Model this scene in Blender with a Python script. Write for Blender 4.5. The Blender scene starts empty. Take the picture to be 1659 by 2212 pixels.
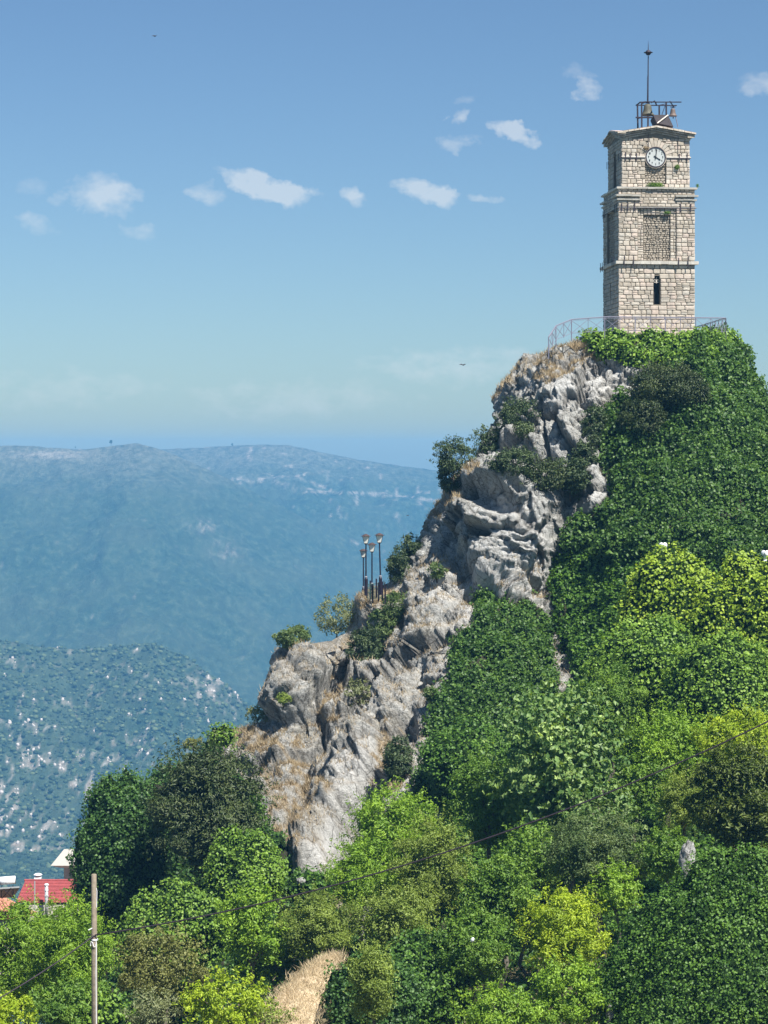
import bpy, math, random
import numpy as np
from mathutils import Vector, Matrix

R = math.radians
SC = bpy.context.scene
COL = SC.collection

# ------------------------------------------------------------------ camera
F, CU, V0 = 4790.0, 829.5, 985.0          # focal length, centre column and eye level in 1659 x 2212 picture units
cam_d = bpy.data.cameras.new('camera')
cam = bpy.data.objects.new('camera', cam_d)
COL.objects.link(cam)
cam_d.sensor_fit = 'HORIZONTAL'
cam_d.sensor_width = 36.0
cam_d.lens = F / 1659.0 * 36.0
cam_d.shift_y = -(1106.0 - V0) / 1659.0
cam_d.clip_start = 1.0
cam_d.clip_end = 20000.0
cam.rotation_euler = (R(90), 0, 0)
SC.camera = cam

# ------------------------------------------------------------------ sky, sun, exposure
SUN_EL, SUN_AZ = R(56), R(143)            # azimuth clockwise from the view direction (+Y)
world = bpy.data.worlds.new('World')
SC.world = world
world.use_nodes = True
wt = world.node_tree
for n in list(wt.nodes):
    wt.nodes.remove(n)


def nd(t, kind, **kw):
    n = t.nodes.new(kind)
    for k, v in kw.items():
        setattr(n, k, v)
    return n


sky = nd(wt, 'ShaderNodeTexSky', sky_type='NISHITA')
sky.sun_disc = False
sky.sun_elevation = SUN_EL
sky.sun_rotation = SUN_AZ
sky.altitude = 900
sky.air_density = 1.05
sky.dust_density = 1.0
sky.ozone_density = 2.4
SKY_STRENGTH = 0.0605
bg = nd(wt, 'ShaderNodeBackground')
wout = nd(wt, 'ShaderNodeOutputWorld')


def math_node(t, op, a, b=None, clamp=False):
    m = nd(t, 'ShaderNodeMath', operation=op)
    m.use_clamp = clamp
    for i, x in enumerate((a, b)):
        if x is None:
            continue
        if isinstance(x, (int, float)):
            m.inputs[i].default_value = x
        else:
            t.links.new(x, m.inputs[i])
    return m.outputs[0]


# fair weather clouds, laid out by direction in the sky (azimuth/elevation tangents)
wco = nd(wt, 'ShaderNodeTexCoord')
wsep = nd(wt, 'ShaderNodeSeparateXYZ')
wt.links.new(wco.outputs['Generated'], wsep.inputs[0])
ty = math_node(wt, 'MAXIMUM', wsep.outputs[1], 0.05)
ax = math_node(wt, 'DIVIDE', wsep.outputs[0], ty)
az = math_node(wt, 'DIVIDE', wsep.outputs[2], ty)
cmb = nd(wt, 'ShaderNodeCombineXYZ')
wt.links.new(ax, cmb.inputs[0])
wt.links.new(az, cmb.inputs[1])
n1 = nd(wt, 'ShaderNodeTexNoise')
n1.inputs['Scale'].default_value = 75
n1.inputs['Detail'].default_value = 7
n1.inputs['Roughness'].default_value = 0.62
mp = nd(wt, 'ShaderNodeMapping')
mp.inputs['Scale'].default_value = (0.75, 1.35, 1)
mp.inputs['Rotation'].default_value = (0, 0, R(14))
wt.links.new(cmb.outputs[0], mp.inputs[0])
wt.links.new(mp.outputs[0], n1.inputs['Vector'])
nw = nd(wt, 'ShaderNodeTexNoise')
nw.inputs['Scale'].default_value = 60
nw.inputs['Detail'].default_value = 5
nw.inputs['Roughness'].default_value = .62
wt.links.new(cmb.outputs[0], nw.inputs['Vector'])
nsep = nd(wt, 'ShaderNodeSeparateColor')
wt.links.new(nw.outputs['Color'], nsep.inputs[0])
axw = math_node(wt, 'ADD', ax, math_node(wt, 'MULTIPLY', math_node(wt, 'SUBTRACT', nsep.outputs[0], .5), .030))
azw = math_node(wt, 'ADD', az, math_node(wt, 'MULTIPLY', math_node(wt, 'SUBTRACT', nsep.outputs[1], .5), .016))
# (u, v, half width, half height, tilt deg, strength)
CLOUDS = [(232, 420, 98, 48, -10, .95), (575, 405, 112, 34, -20, 1.5), (440, 418, 48, 26, -5, .65), (762, 425, 50, 22, -20, .85),
          (918, 417, 88, 24, -15, 1.1), (1048, 427, 46, 13, -5, .7), (1098, 283, 56, 22, -14, 1.25), (985, 306, 50, 22, 5, .62),
          (992, 255, 24, 18, -10, .6), (1272, 198, 36, 24, -30, .95), (1245, 160, 44, 28, -20, .4), (1000, 215, 36, 16, 0, .4),
          (1640, 172, 62, 32, -10, .62), (1168, 160, 20, 14, 0, .3), (295, 500, 50, 24, 0, .5), (90, 485, 66, 22, -8, .5),
          (960, 790, 230, 52, -3, .50), (1090, 770, 90, 38, 0, .42), (640, 860, 330, 62, 0, .40), (150, 840, 300, 60, 0, .36), (130, 432, 40, 20, 0, .55), (60, 410, 70, 28, 0, .3)]
total = None
for (cu, cv, hw, hh, tilt, st) in CLOUDS:
    cx, cz = (cu - CU) / F, (V0 - cv) / F
    ca, sa = math.cos(R(tilt)), math.sin(R(tilt))
    dx = math_node(wt, 'SUBTRACT', axw, cx)
    dz = math_node(wt, 'SUBTRACT', azw, cz)
    p = math_node(wt, 'ADD', math_node(wt, 'MULTIPLY', dx, ca * F / hw), math_node(wt, 'MULTIPLY', dz, sa * F / hw))
    q = math_node(wt, 'ADD', math_node(wt, 'MULTIPLY', dx, -sa * F / hh), math_node(wt, 'MULTIPLY', dz, ca * F / hh))
    r2 = math_node(wt, 'ADD', math_node(wt, 'MULTIPLY', p, p), math_node(wt, 'MULTIPLY', q, q))
    body = math_node(wt, 'SUBTRACT', 1.0, math_node(wt, 'MULTIPLY', r2, 0.8), clamp=True)
    body = math_node(wt, 'MULTIPLY', body, st)
    total = body if total is None else math_node(wt, 'MAXIMUM', total, body)
nz = math_node(wt, 'MULTIPLY', math_node(wt, 'SUBTRACT', n1.outputs[0], 0.5), 3.4)
cm = math_node(wt, 'ADD', math_node(wt, 'MULTIPLY', total, 1.35), math_node(wt, 'MULTIPLY', nz, math_node(wt, 'ADD', math_node(wt, 'MULTIPLY', total, 1.0, clamp=True), .12)))
cm = math_node(wt, 'MULTIPLY', math_node(wt, 'SUBTRACT', cm, .28, clamp=True), .46, clamp=True)
cm = math_node(wt, 'MULTIPLY', cm, math_node(wt, 'GREATER_THAN', total, 0.02))
cm = math_node(wt, 'MULTIPLY', cm, math_node(wt, 'GREATER_THAN', wsep.outputs[1], 0.06))
# even tint multiplied over the whole sky colour
skm = nd(wt, 'ShaderNodeMixRGB', blend_type='MULTIPLY')
skm.inputs[0].default_value = 1.0
wt.links.new(sky.outputs[0], skm.inputs[1])
skm.inputs[2].default_value = (0.635, 0.78, 0.885, 1)
mixc = nd(wt, 'ShaderNodeMixRGB', blend_type='MIX')
wt.links.new(cm, mixc.inputs[0])
wt.links.new(skm.outputs[0], mixc.inputs[1])
CLOUD_V = 7.5
mixc.inputs[2].default_value = (CLOUD_V * .97, CLOUD_V * .99, CLOUD_V, 1)
wt.links.new(mixc.outputs[0], bg.inputs[0])
bg.inputs[1].default_value = SKY_STRENGTH
wt.links.new(bg.outputs[0], wout.inputs[0])

sun_d = bpy.data.lights.new('sun', 'SUN')
sun_d.energy = 4.9
sun_d.angle = R(0.53)
sun_d.color = (1.0, 0.96, 0.90)
sun = bpy.data.objects.new('sun', sun_d)
COL.objects.link(sun)
sv = Vector((math.sin(SUN_AZ) * math.cos(SUN_EL), math.cos(SUN_AZ) * math.cos(SUN_EL), math.sin(SUN_EL)))
sun.rotation_euler = sv.to_track_quat('Z', 'Y').to_euler()

SC.view_settings.view_transform = 'Standard'
SC.view_settings.look = 'None'
SC.view_settings.gamma = 1.0
SC.view_settings.use_curve_mapping = False
HAZE_DENSITY = 1.75e-4
SC.view_settings.exposure = 1.0
SC.render.engine = 'CYCLES'
SC.cycles.use_denoising = True
SC.cycles.max_bounces = 5
SC.cycles.diffuse_bounces = 2
SC.cycles.glossy_bounces = 2
SC.cycles.transmission_bounces = 3
SC.cycles.volume_bounces = 0
SC.cycles.transparent_max_bounces = 6

# ------------------------------------------------------------------ numpy noise
rs = np.random.RandomState(7)
PERM = rs.permutation(256)
PERM = np.concatenate([PERM, PERM, PERM])
GR = rs.normal(size=(256, 3))
GR /= np.linalg.norm(GR, axis=1)[:, None]
RND = rs.rand(256, 4)


def hsh(ix, iy, iz):
    return PERM[PERM[PERM[ix & 255] + (iy & 255)] + (iz & 255)]


def perlin(p):
    i = np.floor(p).astype(np.int64)
    f = p - i
    w = f * f * f * (f * (f * 6 - 15) + 10)
    out = 0
    for dx in (0, 1):
        wx = w[:, 0] if dx else 1 - w[:, 0]
        for dy in (0, 1):
            wy = w[:, 1] if dy else 1 - w[:, 1]
            for dz in (0, 1):
                wz = w[:, 2] if dz else 1 - w[:, 2]
                g = GR[hsh(i[:, 0] + dx, i[:, 1] + dy, i[:, 2] + dz)]
                d = g[:, 0] * (f[:, 0] - dx) + g[:, 1] * (f[:, 1] - dy) + g[:, 2] * (f[:, 2] - dz)
                out = out + wx * wy * wz * d
    return out * 1.6


def fbm(p, octv=4, gain=.5, lac=2.03, ridged=False):
    a, s, tot = 1.0, 0, 0
    q = p.copy()
    for _ in range(octv):
        n = perlin(q)
        if ridged:
            n = 1 - 2 * np.abs(n)
        s = s + a * n
        tot += a
        a *= gain
        q = q * lac + 17.3
    return s / tot


def worley(p):
    i = np.floor(p).astype(np.int64)
    f1 = np.full(len(p), 9.0)
    f2 = np.full(len(p), 9.0)
    idv = np.zeros(len(p))
    dl = np.zeros((len(p), 3))
    gv_ = np.zeros((len(p), 3))
    for dx in (-1, 0, 1):
        for dy in (-1, 0, 1):
            for dz in (-1, 0, 1):
                h = hsh(i[:, 0] + dx, i[:, 1] + dy, i[:, 2] + dz)
                c = np.stack([i[:, 0] + dx + RND[h, 0], i[:, 1] + dy + RND[h, 1], i[:, 2] + dz + RND[h, 2]], 1)
                d = np.sqrt(((p - c) ** 2).sum(1))
                nf = d < f1
                f2 = np.where(nf, f1, np.minimum(f2, d))
                idv = np.where(nf, RND[h, 3], idv)
                dl = np.where(nf[:, None], p - c, dl)
                gv_ = np.where(nf[:, None], GR[h], gv_)
                f1 = np.where(nf, d, f1)
    return f1, f2, idv, (dl * gv_).sum(1)


def sstep(a, b, x):
    t = np.clip((x - a) / (b - a), 0, 1)
    return t * t * (3 - 2 * t)


def inpoly(u, v, poly):
    u = np.asarray(u, float)
    v = np.asarray(v, float)
    r = np.zeros(u.shape, bool)
    n = len(poly)
    for k in range(n):
        x0, y0 = poly[k]
        x1, y1 = poly[(k + 1) % n]
        if y0 == y1:
            continue
        c = ((y0 > v) != (y1 > v)) & (u < (x1 - x0) * (v - y0) / (y1 - y0) + x0)
        r ^= c
    return r


def at(u, v, Y):
    """the place in the world at depth Y that the photograph shows at (u, v)"""
    return Vector(((u - CU) * Y / F, Y, (V0 - v) * Y / F))


def proj(P):
    return CU + F * P[..., 0] / P[..., 1], V0 - F * P[..., 2] / P[..., 1]


# ------------------------------------------------------------------ object helpers
def tag(o, label=None, cat=None, group=None, kind=None):
    if label:
        o['label'] = label
    if cat:
        o['category'] = cat
    if group:
        o['group'] = group
    if kind:
        o['kind'] = kind
    return o


def empty(name, loc, rz=0, parent=None):
    o = bpy.data.objects.new(name, None)
    COL.objects.link(o)
    o.location = loc
    o.rotation_euler = (0, 0, rz)
    o.parent = parent
    return o


def np_mesh(name, V, Fc, mat, parent=None, attrs=None, smooth=False, loc=None):
    """V (n,3); Fc (m,k) faces all with k corners"""
    me = bpy.data.meshes.new(name)
    V = np.ascontiguousarray(V, dtype=np.float32)
    Fc = np.ascontiguousarray(Fc, dtype=np.int32)
    if loc is not None:
        V = V - np.array(loc, dtype=np.float32)
    m, k = Fc.shape
    me.vertices.add(len(V))
    me.vertices.foreach_set('co', V.ravel())
    me.loops.add(m * k)
    me.loops.foreach_set('vertex_index', Fc.ravel())
    me.polygons.add(m)
    me.polygons.foreach_set('loop_start', np.arange(0, m * k, k, dtype=np.int32))
    me.polygons.foreach_set('loop_total', np.full(m, k, dtype=np.int32))
    if smooth:
        me.polygons.foreach_set('use_smooth', np.ones(m, dtype=bool))
    me.update(calc_edges=True)
    for an, av in (attrs or {}).items():
        at_ = me.attributes.new(an, 'FLOAT', 'POINT')
        at_.data.foreach_set('value', np.ascontiguousarray(av, dtype=np.float32))
    if mat:
        me.materials.append(mat)
    o = bpy.data.objects.new(name, me)
    COL.objects.link(o)
    o.parent = parent
    if loc is not None:
        o.location = loc
    return o


class MB:
    def __init__(s):
        s.v, s.f = [], []

    def box(s, c, d, rot=None):
        b = len(s.v)
        for x in (-.5, .5):
            for y in (-.5, .5):
                for z in (-.5, .5):
                    p = Vector((x * d[0], y * d[1], z * d[2]))
                    if rot is not None:
                        p = rot @ p
                    s.v.append(tuple(p + Vector(c)))
        for q in ((0, 1, 3, 2), (4, 6, 7, 5), (0, 4, 5, 1), (2, 3, 7, 6), (0, 2, 6, 4), (1, 5, 7, 3)):
            s.f.append(tuple(b + i for i in q))
        return s

    def hexa(s, pts):
        """8 points: bottom 4 (ccw from above), top 4"""
        b = len(s.v)
        s.v += [tuple(p) for p in pts]
        for q in ((3, 2, 1, 0), (4, 5, 6, 7), (0, 1, 5, 4), (1, 2, 6, 5), (2, 3, 7, 6), (3, 0, 4, 7)):
            s.f.append(tuple(b + i for i in q))
        return s

    def tube(s, pts, rad, n=6, cap=True):
        pts = [Vector(p) for p in pts]
        if not hasattr(rad, '__len__'):
            rad = [rad] * len(pts)
        rings = []
        for i, p in enumerate(pts):
            d = (pts[min(i + 1, len(pts) - 1)] - pts[max(i - 1, 0)])
            d = d.normalized() if d.length > 1e-9 else Vector((0, 0, 1))
            a = Vector((0, 0, 1)) if abs(d.z) < .9 else Vector((0, 1, 0))
            t = d.cross(a).normalized()
            w = d.cross(t)
            ring = []
            for k in range(n):
                an = 2 * math.pi * (k + .5) / n
                ring.append(len(s.v))
                s.v.append(tuple(p + (t * math.cos(an) + w * math.sin(an)) * rad[i]))
            rings.append(ring)
        for a, b in zip(rings, rings[1:]):
            for k in range(n):
                s.f.append((a[k], a[(k + 1) % n], b[(k + 1) % n], b[k]))
        if cap:
            s.f.append(tuple(reversed(rings[0])))
            s.f.append(tuple(rings[-1]))
        return s

    def lathe(s, c, prof, n=20, cap=True):
        """prof: list of (r, z) bottom to top around the vertical axis through c"""
        rings = []
        for (r, z) in prof:
            ring = []
            for k in range(n):
                an = 2 * math.pi * k / n
                ring.append(len(s.v))
                s.v.append((c[0] + r * math.cos(an), c[1] + r * math.sin(an), c[2] + z))
            rings.append(ring)
        for a, b in zip(rings, rings[1:]):
            for k in range(n):
                s.f.append((a[k], a[(k + 1) % n], b[(k + 1) % n], b[k]))
        if cap:
            s.f.append(tuple(reversed(rings[0])))
            s.f.append(tuple(rings[-1]))
        return s

    def build(s, name, mat, parent=None, smooth=False, loc=None):
        me = bpy.data.meshes.new(name)
        vs = s.v if loc is None else [(a[0] - loc[0], a[1] - loc[1], a[2] - loc[2]) for a in s.v]
        me.from_pydata(vs, [], s.f)
        if smooth:
            for p in me.polygons:
                p.use_smooth = True
        if mat:
            me.materials.append(mat)
        o = bpy.data.objects.new(name, me)
        COL.objects.link(o)
        o.parent = parent
        if loc is not None:
            o.location = loc
        return o


# ------------------------------------------------------------------ materials
def newmat(name):
    m = bpy.data.materials.new(name)
    m.use_nodes = True
    t = m.node_tree
    b = t.nodes['Principled BSDF']
    return m, t, b


def ramp(t, fac, stops):
    r = nd(t, 'ShaderNodeValToRGB')
    while len(r.color_ramp.elements) < len(stops):
        r.color_ramp.elements.new(0.5)
    for e, (p, c) in zip(r.color_ramp.elements, stops):
        e.position = p
        e.color = (*c, 1)
    t.links.new(fac, r.inputs[0])
    return r.outputs[0]


def noise(t, scale, detail=5, rough=.6, vec=None, dim=None):
    n = nd(t, 'ShaderNodeTexNoise')
    n.inputs['Scale'].default_value = scale
    n.inputs['Detail'].default_value = detail
    n.inputs['Roughness'].default_value = rough
    if vec is None:
        g = nd(t, 'ShaderNodeTexCoord')
        vec = g.outputs['Object']
    t.links.new(vec, n.inputs['Vector'])
    return n.outputs[0]


def mixrgb(t, fac, a, b, mode='MIX'):
    m = nd(t, 'ShaderNodeMixRGB', blend_type=mode)
    for i, x in enumerate((fac, a, b)):
        if isinstance(x, (int, float)):
            m.inputs[i].default_value = x
        elif isinstance(x, tuple):
            m.inputs[i].default_value = (*x, 1)
        else:
            t.links.new(x, m.inputs[i])
    return m.outputs[0]


def attr(t, name):
    a = nd(t, 'ShaderNodeAttribute', attribute_name=name)
    return a.outputs['Fac']


def bump(t, b, h, strength=.5, dist=.1):
    n = nd(t, 'ShaderNodeBump')
    n.inputs['Strength'].default_value = strength
    n.inputs['Distance'].default_value = dist
    t.links.new(h, n.inputs['Height'])
    t.links.new(n.outputs[0], b.inputs['Normal'])


def plain(name, col, rough=.6, metal=0.0, var=.18, scale=4.0, bmp=.25, dist=.02):
    m, t, b = newmat(name)
    n = noise(t, scale, 5)
    c = ramp(t, n, [(.25, tuple(x * (1 - var) for x in col)), (.75, tuple(min(1, x * (1 + var)) for x in col))])
    t.links.new(c, b.inputs['Base Color'])
    b.inputs['Roughness'].default_value = rough
    b.inputs['Metallic'].default_value = metal
    bump(t, b, noise(t, scale * 6, 4), bmp, dist)
    return m


def leafmat(name, dark, mid, light, trans=.32, tcol=None, rough=.5):
    m, t, b = newmat(name)
    a = attr(t, 'tint')
    c = ramp(t, a, [(0.0, dark), (.5, mid), (.93, light), (1.0, tuple(min(1, x * 1.5) for x in light))])
    big = noise(t, .55, 3)
    c = mixrgb(t, math_node(t, 'MULTIPLY', math_node(t, 'SUBTRACT', big, .45, clamp=True), 2.2, clamp=True), c, tuple(x * .8 + y * .35 for x, y in zip(mid, light)))
    t.links.new(c, b.inputs['Base Color'])
    b.inputs['Roughness'].default_value = rough
    b.inputs['Specular IOR Level'].default_value = .35
    tr = nd(t, 'ShaderNodeBsdfTranslucent')
    hc = mixrgb(t, 1.0, c, tcol or (1.5, 1.5, .5), 'MULTIPLY')
    t.links.new(hc, tr.inputs[0])
    mx = nd(t, 'ShaderNodeMixShader')
    mx.inputs[0].default_value = trans
    t.links.new(b.outputs[0], mx.inputs[1])
    t.links.new(tr.outputs[0], mx.inputs[2])
    t.links.new(mx.outputs[0], t.nodes['Material Output'].inputs[0])
    return m


LEAF = {
    'ivy_deep': leafmat('ivy_deep', (.026, .064, .013), (.066, .140, .025), (.155, .255, .05)),
    'ivy_dark': leafmat('ivy_dark', (0.026, 0.068, 0.016), (0.057, 0.129, 0.026), (0.122, 0.227, 0.045)),
    'ivy': leafmat('ivy_green', (0.036, 0.091, 0.015), (0.082, 0.174, 0.024), (0.164, 0.288, 0.038)),
    'ivy_light': leafmat('ivy_light', (0.074, 0.151, 0.020), (0.156, 0.272, 0.034), (0.293, 0.423, 0.064)),
    'ivy_yellow': leafmat('ivy_yellow', (0.122, 0.197, 0.016), (0.245, 0.355, 0.028), (0.424, 0.514, 0.058)),
    'lime': leafmat('lime_leaf', (0.131, 0.202, 0.011), (0.261, 0.363, 0.018), (0.421, 0.497, 0.040)),
    'green': leafmat('green_leaf', (0.049, 0.113, 0.016), (0.106, 0.204, 0.026), (0.196, 0.302, 0.038)),
    'bright': leafmat('bright_leaf', (0.082, 0.167, 0.016), (0.171, 0.295, 0.026), (0.278, 0.409, 0.038)),
    'olive': leafmat('olive_leaf', (0.088, 0.133, 0.022), (0.176, 0.242, 0.041), (0.286, 0.359, 0.071)),
    'fig': leafmat('fig_leaf', (0.046, 0.106, 0.026), (0.106, 0.197, 0.052), (0.310, 0.409, 0.129)),
    'juniper': leafmat('juniper_leaf', (0.020, 0.038, 0.013), (0.044, 0.069, 0.020), (0.094, 0.119, 0.035), .15),
    'thuja': leafmat('thuja_leaf', (0.029, 0.052, 0.008), (0.065, 0.101, 0.011), (0.123, 0.155, 0.022), .18),
    'greygreen': leafmat('grey_green_leaf', (0.049, 0.091, 0.028), (0.101, 0.159, 0.049), (0.196, 0.250, 0.090)),
    'holm': leafmat('holm_oak_leaf', (0.021, 0.043, 0.017), (0.046, 0.078, 0.027), (0.109, 0.148, 0.057), .15),
    'brown': leafmat('brown_leaf', (0.075, 0.089, 0.022), (0.156, 0.170, 0.046), (0.283, 0.292, 0.092)),
    'sage': leafmat('sage_leaf', (0.087, 0.108, 0.046), (0.175, 0.202, 0.092), (0.319, 0.336, 0.171)),
    'straw': leafmat('straw_blade', (.19, .14, .075), (.34, .26, .15), (.50, .41, .26), .25, (1.1, 1.0, .8), .8),
}
HULL = plain('dark_hull', (.026, .055, .014), 1.0, var=.6, scale=5, bmp=1.0, dist=.2)  # dark green painted as the shaded inside of the foliage
HULL.node_tree.nodes['Principled BSDF'].inputs['Specular IOR Level'].default_value = .05
BARK = plain('bark', (.095, .08, .06), .9, var=.35, scale=6, bmp=.6)
BARK_D = plain('dark_bark', (.06, .045, .035), .9, var=.35, scale=6, bmp=.6)
IRON = plain('dark_iron', (.035, .025, .035), .6, .3, .3, 8)
BLACK = plain('interior_dark', (.006, .006, .007), .95)
STEEL = plain('lilac_steel_paint', (.19, .185, .235), .5, .1, .12, 5)

# ================================================================== THE LAND
# ---- far mountains: one height field of three overlapping ridges, then the valley and the home slope
def interp(u, pts):
    xs, ys = zip(*pts)
    return np.interp(u, xs, ys)


RIDGE1 = [(-700, 960), (0, 963), (120, 968), (300, 972), (430, 966), (500, 962), (560, 960), (610, 960), (650, 966), (700, 977), (780, 993), (860, 1005), (960, 1018), (1100, 1032), (1700, 1060), (2600, 1100)]
RIDGE2 = [(-900, 975), (-100, 962), (0, 960), (60, 960), (120, 965), (165, 969), (200, 965), (240, 960), (270, 957), (292, 954), (315, 959), (345, 968), (375, 978), (430, 1003), (500, 1035), (600, 1085), (700, 1140), (800, 1200), (1000, 1330), (1300, 1500), (2600, 1900)]
RIDGE3 = [(-900, 1450), (-200, 1400), (0, 1383), (100, 1398), (200, 1402), (330, 1388), (400, 1420), (455, 1455), (500, 1485), (535, 1525), (600, 1600), (700, 1690), (900, 1830), (1300, 1950), (2600, 2100)]
NU, NY = 380, 460
gu = np.linspace(-420, 1750, NU)
gy = np.concatenate([np.linspace(260, 1600, 30, endpoint=False), np.linspace(1600, 2350, 150, endpoint=False), np.linspace(2350, 4500, 130, endpoint=False), np.linspace(4500, 4640, 5)])
NY = len(gy)
U, Yg = np.meshgrid(gu, gy)
U = U.ravel()
Yg = Yg.ravel()
X = (U - CU) / F * Yg
pn = np.stack([X, Yg, np.zeros_like(X)], 1)
big = fbm(pn / 420.0, 4)
rav = fbm(pn * np.array([1 / 130.0, 1 / 300.0, 1]) + 5, 4, ridged=True)
rav3 = fbm(pn * np.array([1 / 85.0, 1 / 200.0, 1]) + 9, 5, ridged=True)


def layer(crest, Yc, k, kb, wob):
    uc = U + wob * fbm(np.stack([U / 160.0, Yg / 500.0, 0 * U], 1), 3) * np.clip((Yc - Yg) / 700.0, 0, 1)
    zc = (V0 - interp(uc, crest)) / F * Yc
    d = Yc - Yg
    return np.where(d > 0, zc - k * d, zc + kb * d)


z1 = layer(RIDGE1, 4350.0, .235, .6, 30) + rav * 24 * np.clip((4350 - Yg) / 300, 0, 1) + big * 20 * np.clip((4350 - Yg) / 400, 0, 1)
z2 = layer(RIDGE2, 3650.0, .285, .6, 50) + rav * 24 * np.clip((3650 - Yg) / 300, 0, 1) + big * 18 * np.clip((3650 - Yg) / 300, 0, 1)
z3 = layer(RIDGE3, 2230.0, .40, .5, 40) + (rav3 * 13 + big * 10) * np.clip((2230 - Yg) / 120, 0, 1)
floor_ = -332 + 7 * fbm(pn / 160.0, 3) + 5 * fbm(pn / 40., 3)
near_ = -75 - .36 * (Yg - 250) + 6 * fbm(pn / 60., 3)
Z = np.maximum.reduce([z1, z2, z3, floor_, near_])
which = np.argmax(np.stack([z1, z2, z3, floor_, near_]), 0)
Z = Z + np.where(which == 2, 3.0, 2.0) * fbm(pn / 22.0, 3) * (Yg > 1500)
Pm = np.stack([X, Yg, Z], 1)
mu, mv = proj(Pm)
# bare ground, rock and tracks on the mountains
bare = np.zeros(len(X))
n60 = fbm(pn / 60. + 3, 5)
n25 = fbm(pn * np.array([1 / 6.0, 1 / 22.0, 1]) + 11, 4)
bare += (which == 2) * sstep(.14, .44, n25 + .55 * n60 + .14 * sstep(1500, 1800, mv)) * (0.5 + .4 * sstep(1500, 1750, mv))
bare += (which == 2) * np.exp(-((mu - 465) / 55) ** 2 - ((mv - 1475) / 40) ** 2) * sstep(-.05, .3, n25 + .1) * .9
bare += (which == 0) * sstep(.22, .5, fbm(pn * np.array([1 / 14., 1 / 90., 1]), 4)) * .75
bare += (which <= 1) * sstep(-75, 10, Z + 26 * n60) * .28
bare += (which <= 1) * np.exp(-((mu - 115) / 75) ** 2 - ((mv - 982) / 8) ** 2) * .5
bare += (which == 1) * sstep(.40, .6, n25) * .35
bare += (which == 1) * (np.exp(-((mu - 440) / 28) ** 2 - ((mv - 1138) / 14) ** 2) + np.exp(-((mu - 490) / 28) ** 2 - ((mv - 1190) / 18) ** 2)) * sstep(-.2, .35, n25) * .8
for line, wd in (([(465, 1040), (520, 1034), (590, 1040), (640, 1052), (700, 1062), (780, 1066), (870, 1072), (960, 1083)], 1.5),
                 ([(500, 1046), (580, 1032), (640, 1028), (700, 1018)], 1.2), ([(620, 1060), (690, 1064), (830, 1065), (950, 1064)], 1.2),
                 ([(640, 1030), (690, 1048), (720, 1063)], 1.0)):
    for (a, b) in zip(line, line[1:]):
        d = np.array(b, float) - np.array(a, float)
        tt = np.clip(((mu - a[0]) * d[0] + (mv - a[1]) * d[1]) / (d @ d), 0, 1)
        dist = np.hypot(mu - a[0] - tt * d[0], (mv - a[1] - tt * d[1]) * 1.6 + 1.2 * n60)
        bare = np.maximum(bare, (which == 0) * np.exp(-(dist / (wd + .8)) ** 2) * .95)
bare = np.clip(bare, 0, 1)
wood = np.where(which == 2, 1., 0.)
idx = np.arange(NY * NU).reshape(NY, NU)
q = np.stack([idx[:-1, :-1], idx[:-1, 1:], idx[1:, 1:], idx[1:, :-1]], -1).reshape(-1, 4)

m, t, b = newmat('mountain_scrub')
geo = nd(t, 'ShaderNodeNewGeometry')
vsc = nd(t, 'ShaderNodeVectorMath', operation='MULTIPLY')
vsc.inputs[1].default_value = (1, .45, 1)
t.links.new(geo.outputs['Position'], vsc.inputs[0])
s1 = noise(t, .09, 6, .75, vsc.outputs[0])
s2 = noise(t, .012, 5, .6, vsc.outputs[0])
green = ramp(t, s1, [(.38, (.016, .034, .018)), (.52, (.032, .060, .032)), (.66, (.075, .105, .06))])
green = mixrgb(t, ramp(t, s2, [(.4, (0, 0, 0)), (.65, (.35, .35, .35))]), green, (.085, .10, .055))
rock = ramp(t, noise(t, .2, 5, .7, vsc.outputs[0]), [(.35, (.26, .20, .15)), (.6, (.42, .37, .31)), (.75, (.56, .53, .48))])
bm = math_node(t, 'MULTIPLY', attr(t, 'bare'), math_node(t, 'MULTIPLY', math_node(t, 'SUBTRACT', s1, .28), 3.4, clamp=True), clamp=True)
t.links.new(mixrgb(t, bm, green, rock), b.inputs['Base Color'])
b.inputs['Roughness'].default_value = .95
b.inputs['Specular IOR Level'].default_value = 0.1
bump(t, b, s1, 1.0, 6.0)
MOUNT = m
o = np_mesh('mountain', Pm, q, MOUNT, attrs={'bare': bare}, smooth=True)
tag(o, 'hazy blue mountain range with scrub, pale rock and zigzag tracks behind the crag', kind='structure')

# widest ground sheet, to the horizon
def gz(x, y):
    return -345.0


gr = MB()
gr.v = [(-5700, -2200, -346), (5700, -2200, -346), (5700, 4690, -346), (-5700, 4690, -346)]
gr.f = [(0, 1, 2, 3)]
tag(gr.build('ground', plain('valley_ground', (.09, .10, .05), .95, scale=.02, var=.35)), 'dry green valley floor reaching to the horizon', kind='structure')

# woodland bushes and pale rocks on the lower mountain spur (too many to count)
rng = np.random.RandomState(3)


def ico():
    g = (1 + 5 ** .5) / 2
    v = np.array([(-1, g, 0), (1, g, 0), (-1, -g, 0), (1, -g, 0), (0, -1, g), (0, 1, g), (0, -1, -g), (0, 1, -g), (g, 0, -1), (g, 0, 1), (-g, 0, -1), (-g, 0, 1)], float)
    v /= np.linalg.norm(v[0])
    f = np.array([(0, 11, 5), (0, 5, 1), (0, 1, 7), (0, 7, 10), (0, 10, 11), (1, 5, 9), (5, 11, 4), (11, 10, 2), (10, 7, 6), (7, 1, 8), (3, 9, 4), (3, 4, 2), (3, 2, 6), (3, 6, 8), (3, 8, 9), (4, 9, 5), (2, 4, 11), (6, 2, 10), (8, 6, 7), (9, 8, 1)])
    return v, f


IV, IF = ico()


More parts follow.
